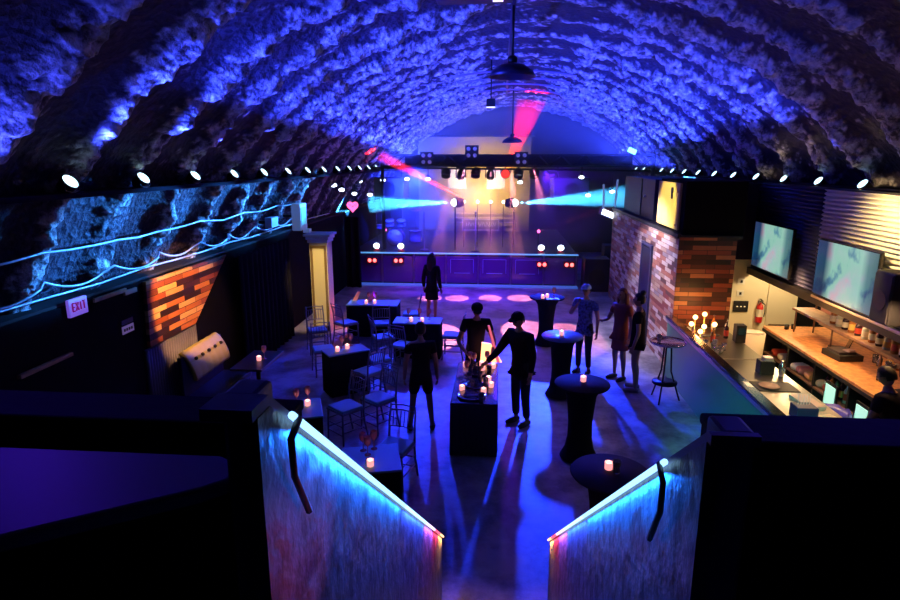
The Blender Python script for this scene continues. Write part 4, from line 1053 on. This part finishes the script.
# clips of lit props by table 1
for k,(dx,rz) in enumerate(((-.10,.5),(.06,.9))):
    t=thing('folded_napkin',['red-lit folded napkin behind the glasses of the table nearest the stage, left one','red-lit folded napkin behind the glasses of the table nearest the stage, right one'][k],'napkin',(-3.55+dx*2.2,13.1,.752),0)
    MB().prism([(-.05,0,0),(.05,0,0),(.14,0,.2),(.08,0,.22)],(0,.03,0)).build('cloth', mat('napkin_red',(.8,.25,.25),.7), t)

# buffet table
t=thing('buffet_table','long black-draped table in the centre crowded with glasses and candles','table',(-.80,8.15,0))
MB().box((0,0,.74),(.62,1.62,.03),bev=.008).build('table_top', mat('buffet_top',(.03,.025,.06),.25,coat=.5), t)
b=bmesh.new(); n=140; A=[];B=[]; hw,hdp=.31,.81; pts=[]
for k in range(n):
    s_=k/n*4; q=int(s_); f_=s_-q; c_=[(-hw,-hdp),(hw,-hdp),(hw,hdp),(-hw,hdp)]; a=c_[q]; e=c_[(q+1)%4]; pts.append((a[0]+(e[0]-a[0])*f_,a[1]+(e[1]-a[1])*f_))
for k,(px_,py_) in enumerate(pts):
    r_=1+.03*math.sin(k*1.7); A.append(b.verts.new((px_*.99,py_*.995,.724))); B.append(b.verts.new((px_*r_,py_*(1+(r_-1)*.4),.015)))
for k in range(n): f=b.faces.new((A[k],A[(k+1)%n],B[(k+1)%n],B[k])); f.smooth=True
me=bpy.data.meshes.new('drape'); b.to_mesh(me); b.free(); me.materials.append(mat('blue_black_drape',(.02,.018,.04),.7)); o=bpy.data.objects.new('drape',me); COL.objects.link(o); o.parent=t
md=o.modifiers.new('s','SOLIDIFY'); md.thickness=.006; md.offset=-1
bc_=[(-.99,8.78),(-.72,8.62),(-.74,8.84),(-.56,8.75),(-.62,8.18),(-.68,7.72),(-.98,7.80)]
for i,(x,y) in enumerate(bc_): cand(x,y,.757,'votive candle on the long central table, '+['far left','middle far','farthest centre','far right','right of centre','near right','near left'][i])
for i,(x,y) in enumerate(((-.92,8.86),(-.86,8.80),(-.66,8.9))): glas(x,y,.757,'stemmed glass at the far end of the long central table, '+['left','middle','right'][i])
for i,(x,y) in enumerate(((-.84,8.66),(-.80,8.45),(-.9,8.55),(-.62,8.5),(-.75,8.25),(-.9,8.2),(-.66,8.0),(-.85,7.95))):
    dup(tb,(x,y,.757),label='clear tumbler on the long central table, '+['far middle','mid centre','far left','far right','centre','mid left','near right','near left'][i]+' one',group='tumblers on the central table')
for i,(x,y,r_) in enumerate(((-.78,8.0,.18),(-.84,7.6,.2),(-.78,8.5,.15))):
    tag(MB().lathe([(0,0),(r_*.6,0),(r_,.018),(r_*.98,.022),(r_*.58,.006),(0,.006)],(x,y,.757),n=28).build('serving_plate', mat('dark_plate',(.05,.045,.07),.15,coat=.5)) if i<2 else MB().lathe([(0,0),(r_*.6,0),(r_,.018),(r_*.98,.022),(r_*.58,.006),(0,.006)],(x,y,.7571),n=28).build('serving_plate', mat('dark_plate')),
        'dark round serving plate on the central table, '+['middle one','nearest one','farthest one'][i],'plate','serving plates on the central table')
tag(MB().box((-.93,8.06,.775),(.03,.18,.012),rz=-.6).build('folded_card', mat('card_teal',(.5,.8,.85),.5)),'small pale cyan card on the left of the central table','card')
t=thing('lit_paper','warmly lit triangular paper lantern at the far end of the central table','sheet',(-.63,9.02,0.757))
fl_m=glow('warm_paper',(1.,.36,.16),3.2)  # emission stands in for warm light falling on the paper
MB().prism([(-.14,0,0),(.20,0,0),(.02,0,.30),(-.12,0,.32)],(0,.04,0)).build('paper', fl_m, t)
MB().prism([(.12,-.01,0),(.17,-.01,0),(.0,-.01,.60),(-.03,-.01,.60)],(0,.03,0)).build('side_flap', glow('pink_paper',(1.,.15,.25),.8), t)

# ------------------------------------------------------------------ people
def skin_mesh(nodes, edges, root, sub=1):
    names=list(nodes); me=bpy.data.meshes.new('sk')
    me.from_pydata([nodes[k][0] for k in names],[(names.index(a),names.index(b)) for a,b in edges],[])
    o=bpy.data.objects.new('sk',me); COL.objects.link(o)
    md=o.modifiers.new('skin','SKIN'); md.use_smooth_shade=True
    sv=me.skin_vertices[0].data
    for i,k in enumerate(names):
        r=nodes[k][1]; sv[i].radius=(r,r) if not isinstance(r,tuple) else r
        sv[i].use_root = (k==root)
    if sub: 
        sd=o.modifiers.new('ss','SUBSURF'); sd.levels=sub; sd.render_levels=sub
    dg=bpy.context.evaluated_depsgraph_get(); dg.update()
    res=bpy.data.meshes.new_from_object(o.evaluated_get(dg))
    bpy.data.objects.remove(o); bpy.data.meshes.remove(me)
    return res

def head_mesh(mb, c, fwd_rot, tilt, sc=1., mi_skin=0, mi_eye=1, mi_lip=2):
    M=Matrix.Translation(c) @ Matrix.Rotation(fwd_rot,4,'Z') @ Matrix.Rotation(tilt,4,'X')
    t=bmesh.new(); bmesh.ops.create_uvsphere(t,u_segments=24,v_segments=18,radius=1)
    for v in t.verts:
        x,y,z=v.co
        X=x*.074; Y=y*.095; Z=z*.115
        if z<0: X*=1-.28*(-z)**1.3; Y*=1-.10*(-z)
        if y<0:
            Y*=.97
            nz=math.exp(-((x/.16)**2+((z+.10)/.22)**2)); Y-=.022*nz*(y<-.5)
            br=math.exp(-((z-.22)/.10)**2)*math.exp(-(x/.6)**2); Y-=.005*br
            for ex in (-.42,.42): Y+=.010*math.exp(-(((x-ex)/.18)**2+((z-.06)/.12)**2))
            Y-=.006*math.exp(-((x/.3)**2+((z+.48)/.09)**2))
            Y-=.008*math.exp(-((x/.3)**2+((z+.85)/.15)**2))
        v.co=(X*sc,Y*sc,Z*sc)
    for f in t.faces: f.smooth=True; f.material_index=mi_skin
    bmesh.ops.transform(t,matrix=M,verts=t.verts[:])
    me=bpy.data.meshes.new('t'); t.to_mesh(me); t.free(); mb.b.from_mesh(me); bpy.data.meshes.remove(me)
    q=lambda p:M@(Vector(p)*sc)
    mb.mi=mi_skin
    for ex in (-1,1): mb.ball(q((ex*.075,.008,-.005)),.022*sc,8,(.45,.8,1.2))
    mb.mi=mi_eye
    for ex in (-1,1): mb.ball(q((ex*.030,-.080,.007)),.0115*sc,8)
    mb.mi=mi_lip
    mb.ball(q((0,-.084,-.052)),.018*sc,8,(1.1,.4,.4))
    mb.mi=0
    return M

HAIRC={}
def person(label, loc, rz, h=1.75, pose=None, top=None, bottom=None, skin=None, hair=None, style='short', female=False, cap=None, lean=0., headrot=0., tilt=.0, dress=False, coat=False, bare_arms=True, shoes=None, bag=None):
    k=h/1.75; pose=pose or {}
    sw=.175 if not female else .155; hw=.085
    V=Vector
    n={}
    def A(name,p,r): n[name]=(V(p)*k, r*k if not isinstance(r,tuple) else (r[0]*k,r[1]*k))
    ly=-math.sin(lean); lz=math.cos(lean)
    pel=V((0,0,.93))
    if 'pelvis' in pose: pel=V(pose['pelvis'])
    def up(d,y=0): return (0, pel.y+ly*d+y, pel.z+lz*d)
    A('pelvis',pel,(.125,.10)); 
    A('waist',up(.16),(.105,.09) if female else (.12,.10)); A('chest',up(.34),(.125,.10) if female else (.145,.11)); A('upper',up(.46),(.09,.08)); A('neck',up(.54),.048); A('skull',up(.62,-.01),.052)
    chest=V(up(.47))
    for s,sn in ((-1,'R'),(1,'L')):
        sh=chest+V((s*sw,0,-.0)); A('sh'+sn,sh,.052 if female else .06)
        el=V(pose.get('el'+sn,(s*(sw+.06),.03+chest.y,chest.z-.29))); wr=V(pose.get('wr'+sn,(s*(sw+.08),-.04+chest.y,chest.z-.54)))
        A('el'+sn,el,.038 if female else .043); A('wr'+sn,wr,.025 if female else .028)
        fa=(wr-el).normalized(); A('pa'+sn,wr+fa*.06,(.036,.020))
        hp=V((s*hw,pel.y,pel.z-.05)); A('hp'+sn,hp,.088 if female else .09)
        kn=V(pose.get('kn'+sn,(s*(hw+.01),-.02,.49))); an=V(pose.get('an'+sn,(s*(hw+.02),.02,.09)))
        A('kn'+sn,kn,.055); A('ca'+sn,kn.lerp(an,.35)+V((0,.015,0)),.054 if not female else .048); A('an'+sn,an,.034)
        A('he'+sn,an+V((0,.015,-.05)),.035); A('to'+sn,an+V((s*.02,-.16,-.06)),(.038,.026))
    E_=[('pelvis','waist'),('waist','chest'),('chest','upper'),('upper','neck'),('neck','skull')]
    for sn in 'RL': E_+=[('upper','sh'+sn),('sh'+sn,'el'+sn),('el'+sn,'wr'+sn),('wr'+sn,'pa'+sn),('pelvis','hp'+sn),('hp'+sn,'kn'+sn),('kn'+sn,'ca'+sn),('ca'+sn,'an'+sn),('an'+sn,'he'+sn),('he'+sn,'to'+sn)]
    body=skin_mesh(n,E_,'pelvis')
    mb=MB(); mb.addmesh(body)
    # fingers
    for s,sn in ((-1,'R'),(1,'L')):
        el=n['el'+sn][0]; wr=n['wr'+sn][0]; pa=n['pa'+sn][0]; fa=(wr-el).normalized()
        side=V((0,1,0))-fa*fa.y; side=side.normalized() if side.length>.1 else V((1,0,0))
        inw=fa.cross(side)*(-s)
        for i,L_ in enumerate((.072,.080,.074,.058)):
            b0=pa+side*(-(i-1.5)*.019)*k+fa*.010*k
            p1=b0+fa*(.035*k); p2=p1+(fa*.8+inw*.5)*L_*.4*k; p3=p2+(fa*.5+inw*.8)*L_*.35*k
            mb.tube([b0-fa*.02*k,p1,p2,p3],[.0095*k,.009*k,.008*k,.006*k],6)
        b0=wr+fa*.025*k-side*.02*k*(1); mb.tube([b0,b0+(fa*.5-side*.8).normalized()*.03*k,b0+(fa*.9-side*.55).normalized()*.062*k],[.012*k,.010*k,.0075*k],6)
    hc=n['skull'][0]+V((0,-.015,.085))*k
    HM=head_mesh(mb,hc,headrot,tilt,k)
    sk=skin or skin_d
    t=thing('person',label,'person',loc,rz)
    mb.build('body',[sk,mat('eye_dark',(.02,.02,.02),.2),mat('lip',(.3,.08,.08),.5)],t)
    def cloth(name,nodes,edges,root,m,grow=.014,mod=None,lab=None):
        d={a:(n[a][0], tuple(x+grow*k for x in n[a][1]) if isinstance(n[a][1],tuple) else n[a][1]+grow*k) for a in nodes}
        if mod: d.update(mod)
        me=skin_mesh(d,edges,root); q=MB(); q.addmesh(me); return q.build(name,m,t)
    top_nodes=['pelvis','waist','chest','upper','shR','shL']; e=[('pelvis','waist'),('waist','chest'),('chest','upper'),('upper','shR'),('upper','shL')]
    mod={}
    for sn in 'RL':
        a=n['sh'+sn][0]; b_=n['el'+sn][0]
        if bare_arms:
            mod['sl'+sn]=(a.lerp(b_,.55),.058*k); e.append(('sh'+sn,'sl'+sn))
        else:
            mod['sl'+sn]=(b_,.058*k); mod['cu'+sn]=(b_.lerp(n['wr'+sn][0],.92),.042*k); e+= [('sh'+sn,'sl'+sn),('sl'+sn,'cu'+sn)]
    mod['pelvis']=(n['pelvis'][0]+V((0,0,.0)),(.158*k,.135*k))
    mod['hm2']=(n['pelvis'][0]+V((0,0,-.11))*k,(.168*k,.140*k)); e.append(('pelvis','hm2'))
    if coat: mod['hem']=(n['pelvis'][0]+V((0,.01,-.26))*k,(.165*k,.135*k)); e.append(('hm2','hem'))
    cloth('shirt' if not coat else 'jacket',top_nodes,e,'pelvis',top or black,.030,mod)
    if dress:
        prof=[(.115*k,pel.z*k+.14*k),(.145*k,pel.z*k),(.16*k,pel.z*k-.15*k),(.175*k,pel.z*k-.33*k),(.165*k,pel.z*k-.33*k),(.13*k,pel.z*k-.05*k)]
        MB().lathe(prof,(0,0,0),n=24,M=Matrix.Diagonal((1,.82,1))).build('skirt',bottom or top or black,t)
    else:
        e=[('pelvis','waist')]; nodes=['pelvis','waist']; mod={}
        for sn in 'RL':
            nodes+=['hp'+sn]; e+=[('pelvis','hp'+sn)]
            if bottom and bottom[1]=='shorts':
                mod['cf'+sn]=(n['hp'+sn][0].lerp(n['kn'+sn][0],bottom[2] if len(bottom)>2 else .55),.088*k); e.append(('hp'+sn,'cf'+sn))
            else:
                nodes+=['kn'+sn]; mod['cf'+sn]=(n['an'+sn][0]+V((0,0,.01)),.058*k); e+=[('hp'+sn,'kn'+sn),('kn'+sn,'cf'+sn)]
        cloth('trousers' if not(bottom and bottom[1]=='shorts') else 'shorts',nodes,e,'pelvis',(bottom[0] if bottom else black),.016,mod)
    for s,sn in ((-1,'R'),(1,'L')):
        a=n['he'+sn][0]; b_=n['to'+sn][0]
        q=MB(); q.tube([a+V((0,.045,-.012))*k,a+V((0,.0,.0))*k,a.lerp(b_,.6)+V((0,0,.0))*k,b_+V((0,-.03,.0))*k],[.03*k,.046*k,.046*k,.028*k],10); o=q.build('shoe',shoes or black,t)
    hm=mat('hair_'+label[:12].replace(' ','_'),hair or (.015,.01,.01),.55)
    q=MB(); tt=bmesh.new(); bmesh.ops.create_uvsphere(tt,u_segments=20,v_segments=14,radius=1)
    geomd=[v for v in tt.verts if (v.co.z < -.1 and v.co.y < .1) or (v.co.y<-.55 and v.co.z<.45) or v.co.z<-.55]
    bmesh.ops.delete(tt,geom=geomd,context='VERTS')
    for v in tt.verts:
        r_=1+.04*noise.noise(v.co*6); v.co=Vector((v.co.x*.086*r_,v.co.y*.107*r_+.008,v.co.z*.126*r_+.004))*k
    bmesh.ops.transform(tt,matrix=HM,verts=tt.verts[:])
    bmesh.ops.solidify(tt,geom=tt.faces[:],thickness=.006)
    q._merge2(tt)
    if style=='long':
        for a in range(9):
            an_=(-1+2*a/8)*1.5; x_=math.sin(an_)*.078; y_=math.cos(an_)*.085+.01
            p=[HM@(V((x_,y_,.03))*k),HM@(V((x_*1.15,y_*1.1,-.10))*k),HM@(V((x_*1.1,y_+.03,-.24))*k),HM@(V((x_*.9,y_+.02,-.36-.02*(a%2)))*k)]
            q.tube(p,[.03*k,.034*k,.03*k,.008*k],8)
    if style=='bun': q.ball(HM@(V((0,.06,.13))*k),.05*k,12)
    q.build('hair',hm,t)
    if cap:
        q=MB(); q.lathe([(0,.125*k),(.05*k,.12*k),(.088*k,.085*k),(.096*k,.04*k),(.092*k,.036*k),(0,.05*k)],n=20,M=None)
        c=q.b; bmesh.ops.transform(c,matrix=HM,verts=c.verts[:]); 
        pts=[HM@(V((x_,y_,.045))*k) for x_,y_ in ((-.07,-.06),(-.06,-.14),(0,-.17),(.06,-.14),(.07,-.06))]
        q.prism(pts,(HM.to_3x3()@V((0,0,.01)))); q.build('cap',cap,t)
    return t
DARK=mat('dark_fabric',(.012,.010,.016),.9,spec=.1)
NAVY=mat('navy_fabric',(.02,.02,.05),.85)
RUST=mat('rust_dress',(.30,.05,.03),.75)
fw=lambda tx,ty,x,y: math.atan2(tx-x,-(ty-y))
person('woman in a dark coat and skirt standing alone before the stage', (-2.12,14.14,0), PI-.35, 1.70, top=DARK, bottom=DARK, female=True, style='long', dress=True, coat=True, bare_arms=False)
person('person in dark shirt and shorts standing with back turned beside the middle table', (-1.60,8.15,0), PI+.15, 1.62, pose={'knR':(-.13,0,.49),'knL':(.13,0,.49),'anR':(-.17,.03,.09),'anL':(.17,.03,.09)}, top=DARK, bottom=(DARK,'shorts',.8), style='short')
person('person in black bending over the far end of the central table', (-.86,9.35,0), .12, 1.72, pose={'elR':(-.30,-.22,1.08),'wrR':(-.20,-.42,.98),'elL':(.28,-.25,1.08),'wrL':(.22,-.48,.92)}, lean=.32, top=DARK, style='short', tilt=.45, cap=DARK)
person('person in a cap and dark jacket reaching to the central table from its right', (-.14,8.45,0), -.75, 1.75, pose={'elR':(-.26,-.25,1.12),'wrR':(-.30,-.46,.98)}, top=DARK, lean=.14, style='short', cap=DARK, tilt=.3, coat=True, bare_arms=False)
person('person in a pale cap and patterned shirt raising a hand to the face', (1.09,10.8,0), -.5, 1.68, pose={'elR':(-.26,-.12,1.16),'wrR':(-.10,-.19,1.38)}, top=mat('patterned_shirt',(.10,.12,.30),.7,var=.8,bscale=25), style='short', cap=mat('pale_cap',(.35,.6,.65),.7))
person('woman with long reddish hair in a rust-red dress beside the plank wall', (1.68,10.5,0), -.9, 1.68, pose={'elR':(-.22,-.12,1.14),'wrR':(-.16,-.32,1.16)}, top=RUST, bottom=RUST, female=True, style='long', hair=(.20,.05,.03), dress=True)
person('woman with a top bun in black top and shorts facing away', (1.86,9.98,0), -1.9, 1.70, top=DARK, bottom=(DARK,'shorts',.45), female=True, style='bun', shoes=mat('tan_shoe',(.4,.25,.2),.6))
person('bartender in black leaning over the near end of the aisle', (3.93,6.5,0), -2.6, 1.66, pose={'elL':(.30,-.20,1.05),'wrL':(.24,-.42,.93)}, top=DARK, lean=.35, tilt=.4, style='short')

for o in (vt,gl,tb):     # the prototypes themselves move into the picture
    pass
dupd={}
vt.location=(-.50,7.95,.757); vt['label']='votive candle on the long central table, at its right edge'; vt['group']='votive candles'
vt.location=(-.58,7.95,.757)
gl.location=(-.95,8.42,.757); gl['label']='stemmed glass at the left edge of the long central table'; gl['group']='stemmed glasses'
tb.location=(-.70,7.42,.757); tb['label']='clear tumbler at the near end of the long central table'; tb['group']='tumblers on the central table'

# ------------------------------------------------------------------ haze
hp_=[(5.75*math.cos(a)-0.0,17.4,5.75*math.sin(a)) for a in [math.asin(2.4/5.75)+ (PI-2*math.asin(2.4/5.75))*k/24 for k in range(25)]]
hp_=[(-4.6,17.4,1.08)]+[(x,y,z) for x,y,z in hp_[::-1] if abs(x)<4.7 and z>2.4]+[(2.6,17.4,1.08)]
hz=MB().prism(hp_,(0,7.6,0)).build('stage_haze', black)
m=bpy.data.materials.new('haze'); m.use_nodes=True; N=m.node_tree.nodes; N.remove(N['Principled BSDF'])
vs_=N.new('ShaderNodeVolumeScatter'); vs_.inputs['Density'].default_value=.08; vs_.inputs['Anisotropy'].default_value=.15; vs_.inputs['Color'].default_value=(1,1,1,1)
m.node_tree.links.new(vs_.outputs[0], N['Material Output'].inputs['Volume'])
hz.data.materials.clear(); hz.data.materials.append(m)
tag(hz,'thin haze hanging in the light beams over the stage','haze'); hz['kind']='stuff'

# ------------------------------------------------------------------ lights
# movers
light('SPOT',(LB[0]-.20,LB[1],LB[2]),(.06,.50,1.),60000,(-7.,LB[1]-1.3,2.5),.03,13,.4,'cyan_mover',2.2)
light('SPOT',(RB[0]+.20,RB[1],RB[2]),(.06,.50,1.),60000,(5.,RB[1]-1.3,2.95),.03,13,.4,'cyan_mover',2.2)
light('SPOT',(-1.5,18.3,2.7),(1.,.02,.03),60000,(-5.3,18.0,4.62),.02,7,.3,'red_mover',2.)
light('SPOT',(-.35,20.2,3.3),(1.,.01,.01),20000,(.1,20.2,4.7),.03,22,.25,'red_mover',2.)
for a,b_ in (((-1.30,19.6,3.4),(-2.0,19.9,1.0)),((-.83,19.6,3.4),(-.78,19.9,1.0)),((-.4,19.6,3.3),(.5,19.8,1.2)),((.76,19.65,1.62),(2.6,19.0,2.4)),((-4.3,19.65,1.62),(-5.4,19.2,2.05)),((-.82,20.2,2.55),(-.5,20.2,4.0))):
    light('SPOT',a,(1.,.07,.09),4200,b_,.015,6,.3,'pink_mover',2.)
# deep blue into the haze at both sides of the stage
light('SPOT',(-2.9,18.2,3.5),(.015,.04,1.),15000,(-4.4,23,1.8),.05,62,.8,'haze_blue',1.1)
light('SPOT',(.8,18.2,3.5),(.10,.01,1.),1500,(2.4,23,1.8),.05,60,.8,'haze_blue',1.2)
light('SPOT',(-1.6,16.4,3.7),(.14,.02,1.),1500,(-1.6,18.7,.5),.05,90,.8,'front_violet',.1)
# amber glow on backdrop
light('SPOT',(-1.3,21.0,2.4),(1.,.60,.07),1900,(-1.3,25.2,2.9),.1,50,.8,'amber_wash',2.)
light('SPOT',(-1.05,20.4,2.6),(1.,.62,.06),1500,(-1.15,25,2.9),.12,62,.8,'amber_wash',4)
light('SPOT',(-1.3,19.9,2.6),(1.,.84,.45),300,(-1.3,21,3.3),.1,100,.7,'amber_wash')
# blue / violet room wash from truss, plus added violet fill
light('SPOT',(-3.0,17.2,3.75),(.012,.03,1.),2900,(-2.6,10.5,0),.12,46,.6,'truss_wash',0.)
light('SPOT',(.9,17.2,3.75),(.012,.035,1.),10500,(.5,9.9,0),.12,31,.6,'truss_wash',0.)
light('SPOT',(-.8,17.2,3.75),(.16,.02,1.),600,(-.8,14,0),.2,90,.7,'truss_wash',0.)
light('AREA',(-1.8,21.5,3.6),(.12,.03,1.),90,(-1.8,21.5,0),4,name='stage_wash',sy=3,vol=.4)
for sx in (-1,1): light('AREA',(sx*4.5,13.,3.62),(.14,.0,1.),60,(-sx*1.0,13,6.0),.12,name='ledge_violet_fill',sy=22,vol=.05)  # added violet fill along both ledges to lift the ceiling troughs
light('AREA',(0,12.,4.9),(.08,.02,1.),30,(0,12,0),4,name='room_violet_fill',sy=12,vol=.05)  # added violet fill in mid-air, no fixture behind it
# cyan wash raking the left wall foam
for y in (6.3,7.9,9.6,11.3,13.2):
    light('SPOT',(-2.9,y+3.0,3.15),(.04,.28,1.),2900,(-5.3,y,3.0),.04,25,.7,'wall_rake')
# pink pools on the dance floor
for x,y,r_ in ((-2.47,16.77,7),(-1.7,16.83,7),(-.75,16.91,7),(.11,16.98,8),(-1.9,13.0,7),(.15,13.6,8),(1.15,13.2,9)):
    light('SPOT',(x*.7-.3,18.9,3.62),(1.,.24,.36),3600,(x,y,0),.01,r_+3,.25,'pink_pool',.15)
light('POINT',(-3.9,13.7,.35),(1.,.12,.03),14,None,.05,name='red_glow')
# warm spots on left planks, bench, pillar
light('SPOT',(-3.6,7.4,2.9),(1.,.44,.12),650,(-5.3,8.55,1.75),.04,48,.4,'plank_spot')
light('SPOT',(-3.9,7.6,2.6),(1.,.78,.2),7,(-4.85,8.5,.98),.03,36,.5,'bench_spot')
light('SPOT',(-4.0,10.4,3.0),(1.,.70,.24),420,(-4.5,13.0,1.1),.04,32,.5,'pillar_spot')
# upper booth lit panel
light('SPOT',(1.0,11.6,3.5),(1.,.78,.34),210,(2.75,12.0,3.0),.04,42,.4,'booth_spot')
# bar
for y,p_ in ((9.9,95),(8.4,80),(6.9,55)): light('SPOT',(3.95,y,2.3),(1.,.55,.20),p_,(4.05,y,0),.10,135,.6,'bar_lamp')
light('POINT',(4.75,10.9,2.0),(1.,.72,.36),75,None,.1,name='bar_lamp')
light('AREA',(4.6,8.6,1.75),(1.,.60,.28),18,(4.7,8.6,1.0),.2,name='shelf_light',sy=3)
light('POINT',(3.05,10.5,1.35),(1.,.42,.12),16,None,.08,name='globe_glow')
light('SPOT',(3.55,7.9,3.40),(1.,.68,.24),240,(4.35,8.1,2.75),.02,110,.6,'header_spot')
light('SPOT',(3.0,6.6,3.40),(1.,.66,.22),200,(4.35,8.0,2.9),.02,44,.5,'header_spot')
light('SPOT',(1.3,12.6,3.4),(.85,.72,1.),460,(2.7,12.6,1.5),.05,95,.6,'wall_wash')
light('SPOT',(2.0,10.3,1.6),(1.,.58,.22),60,(2.7,11.9,1.0),.1,80,.8,'wall_wash')
light('SPOT',(1.2,4.2,2.8),(.2,.95,.65),420,(2.6,6.9,.7),.1,34,.6,'front_wash')
# stair / balcony violet
light('SPOT',(-3.4,3.2,4.6),(.09,.015,1.),30,(-1.9,.9,3.1),.1,50,.7,'balcony_violet')
light('SPOT',(2.0,4.2,4.6),(.08,.04,1.),60,(1.6,1.4,3.2),.1,70,.7,'balcony_violet')
light('SPOT',(-.12,1.5,2.6),(1.,.08,.10),16,(-.94,1.24,3.0),.03,34,.8,'stair_red_fill')  # added red spot for the red patch on the left guard

S.cycles.use_denoising=True
S.cycles.max_bounces=5; S.cycles.diffuse_bounces=2; S.cycles.glossy_bounces=3; S.cycles.transmission_bounces=4; S.cycles.volume_bounces=0
S.cycles.sample_clamp_indirect=4; S.cycles.volume_step_rate=4
S.cycles.use_light_tree=True
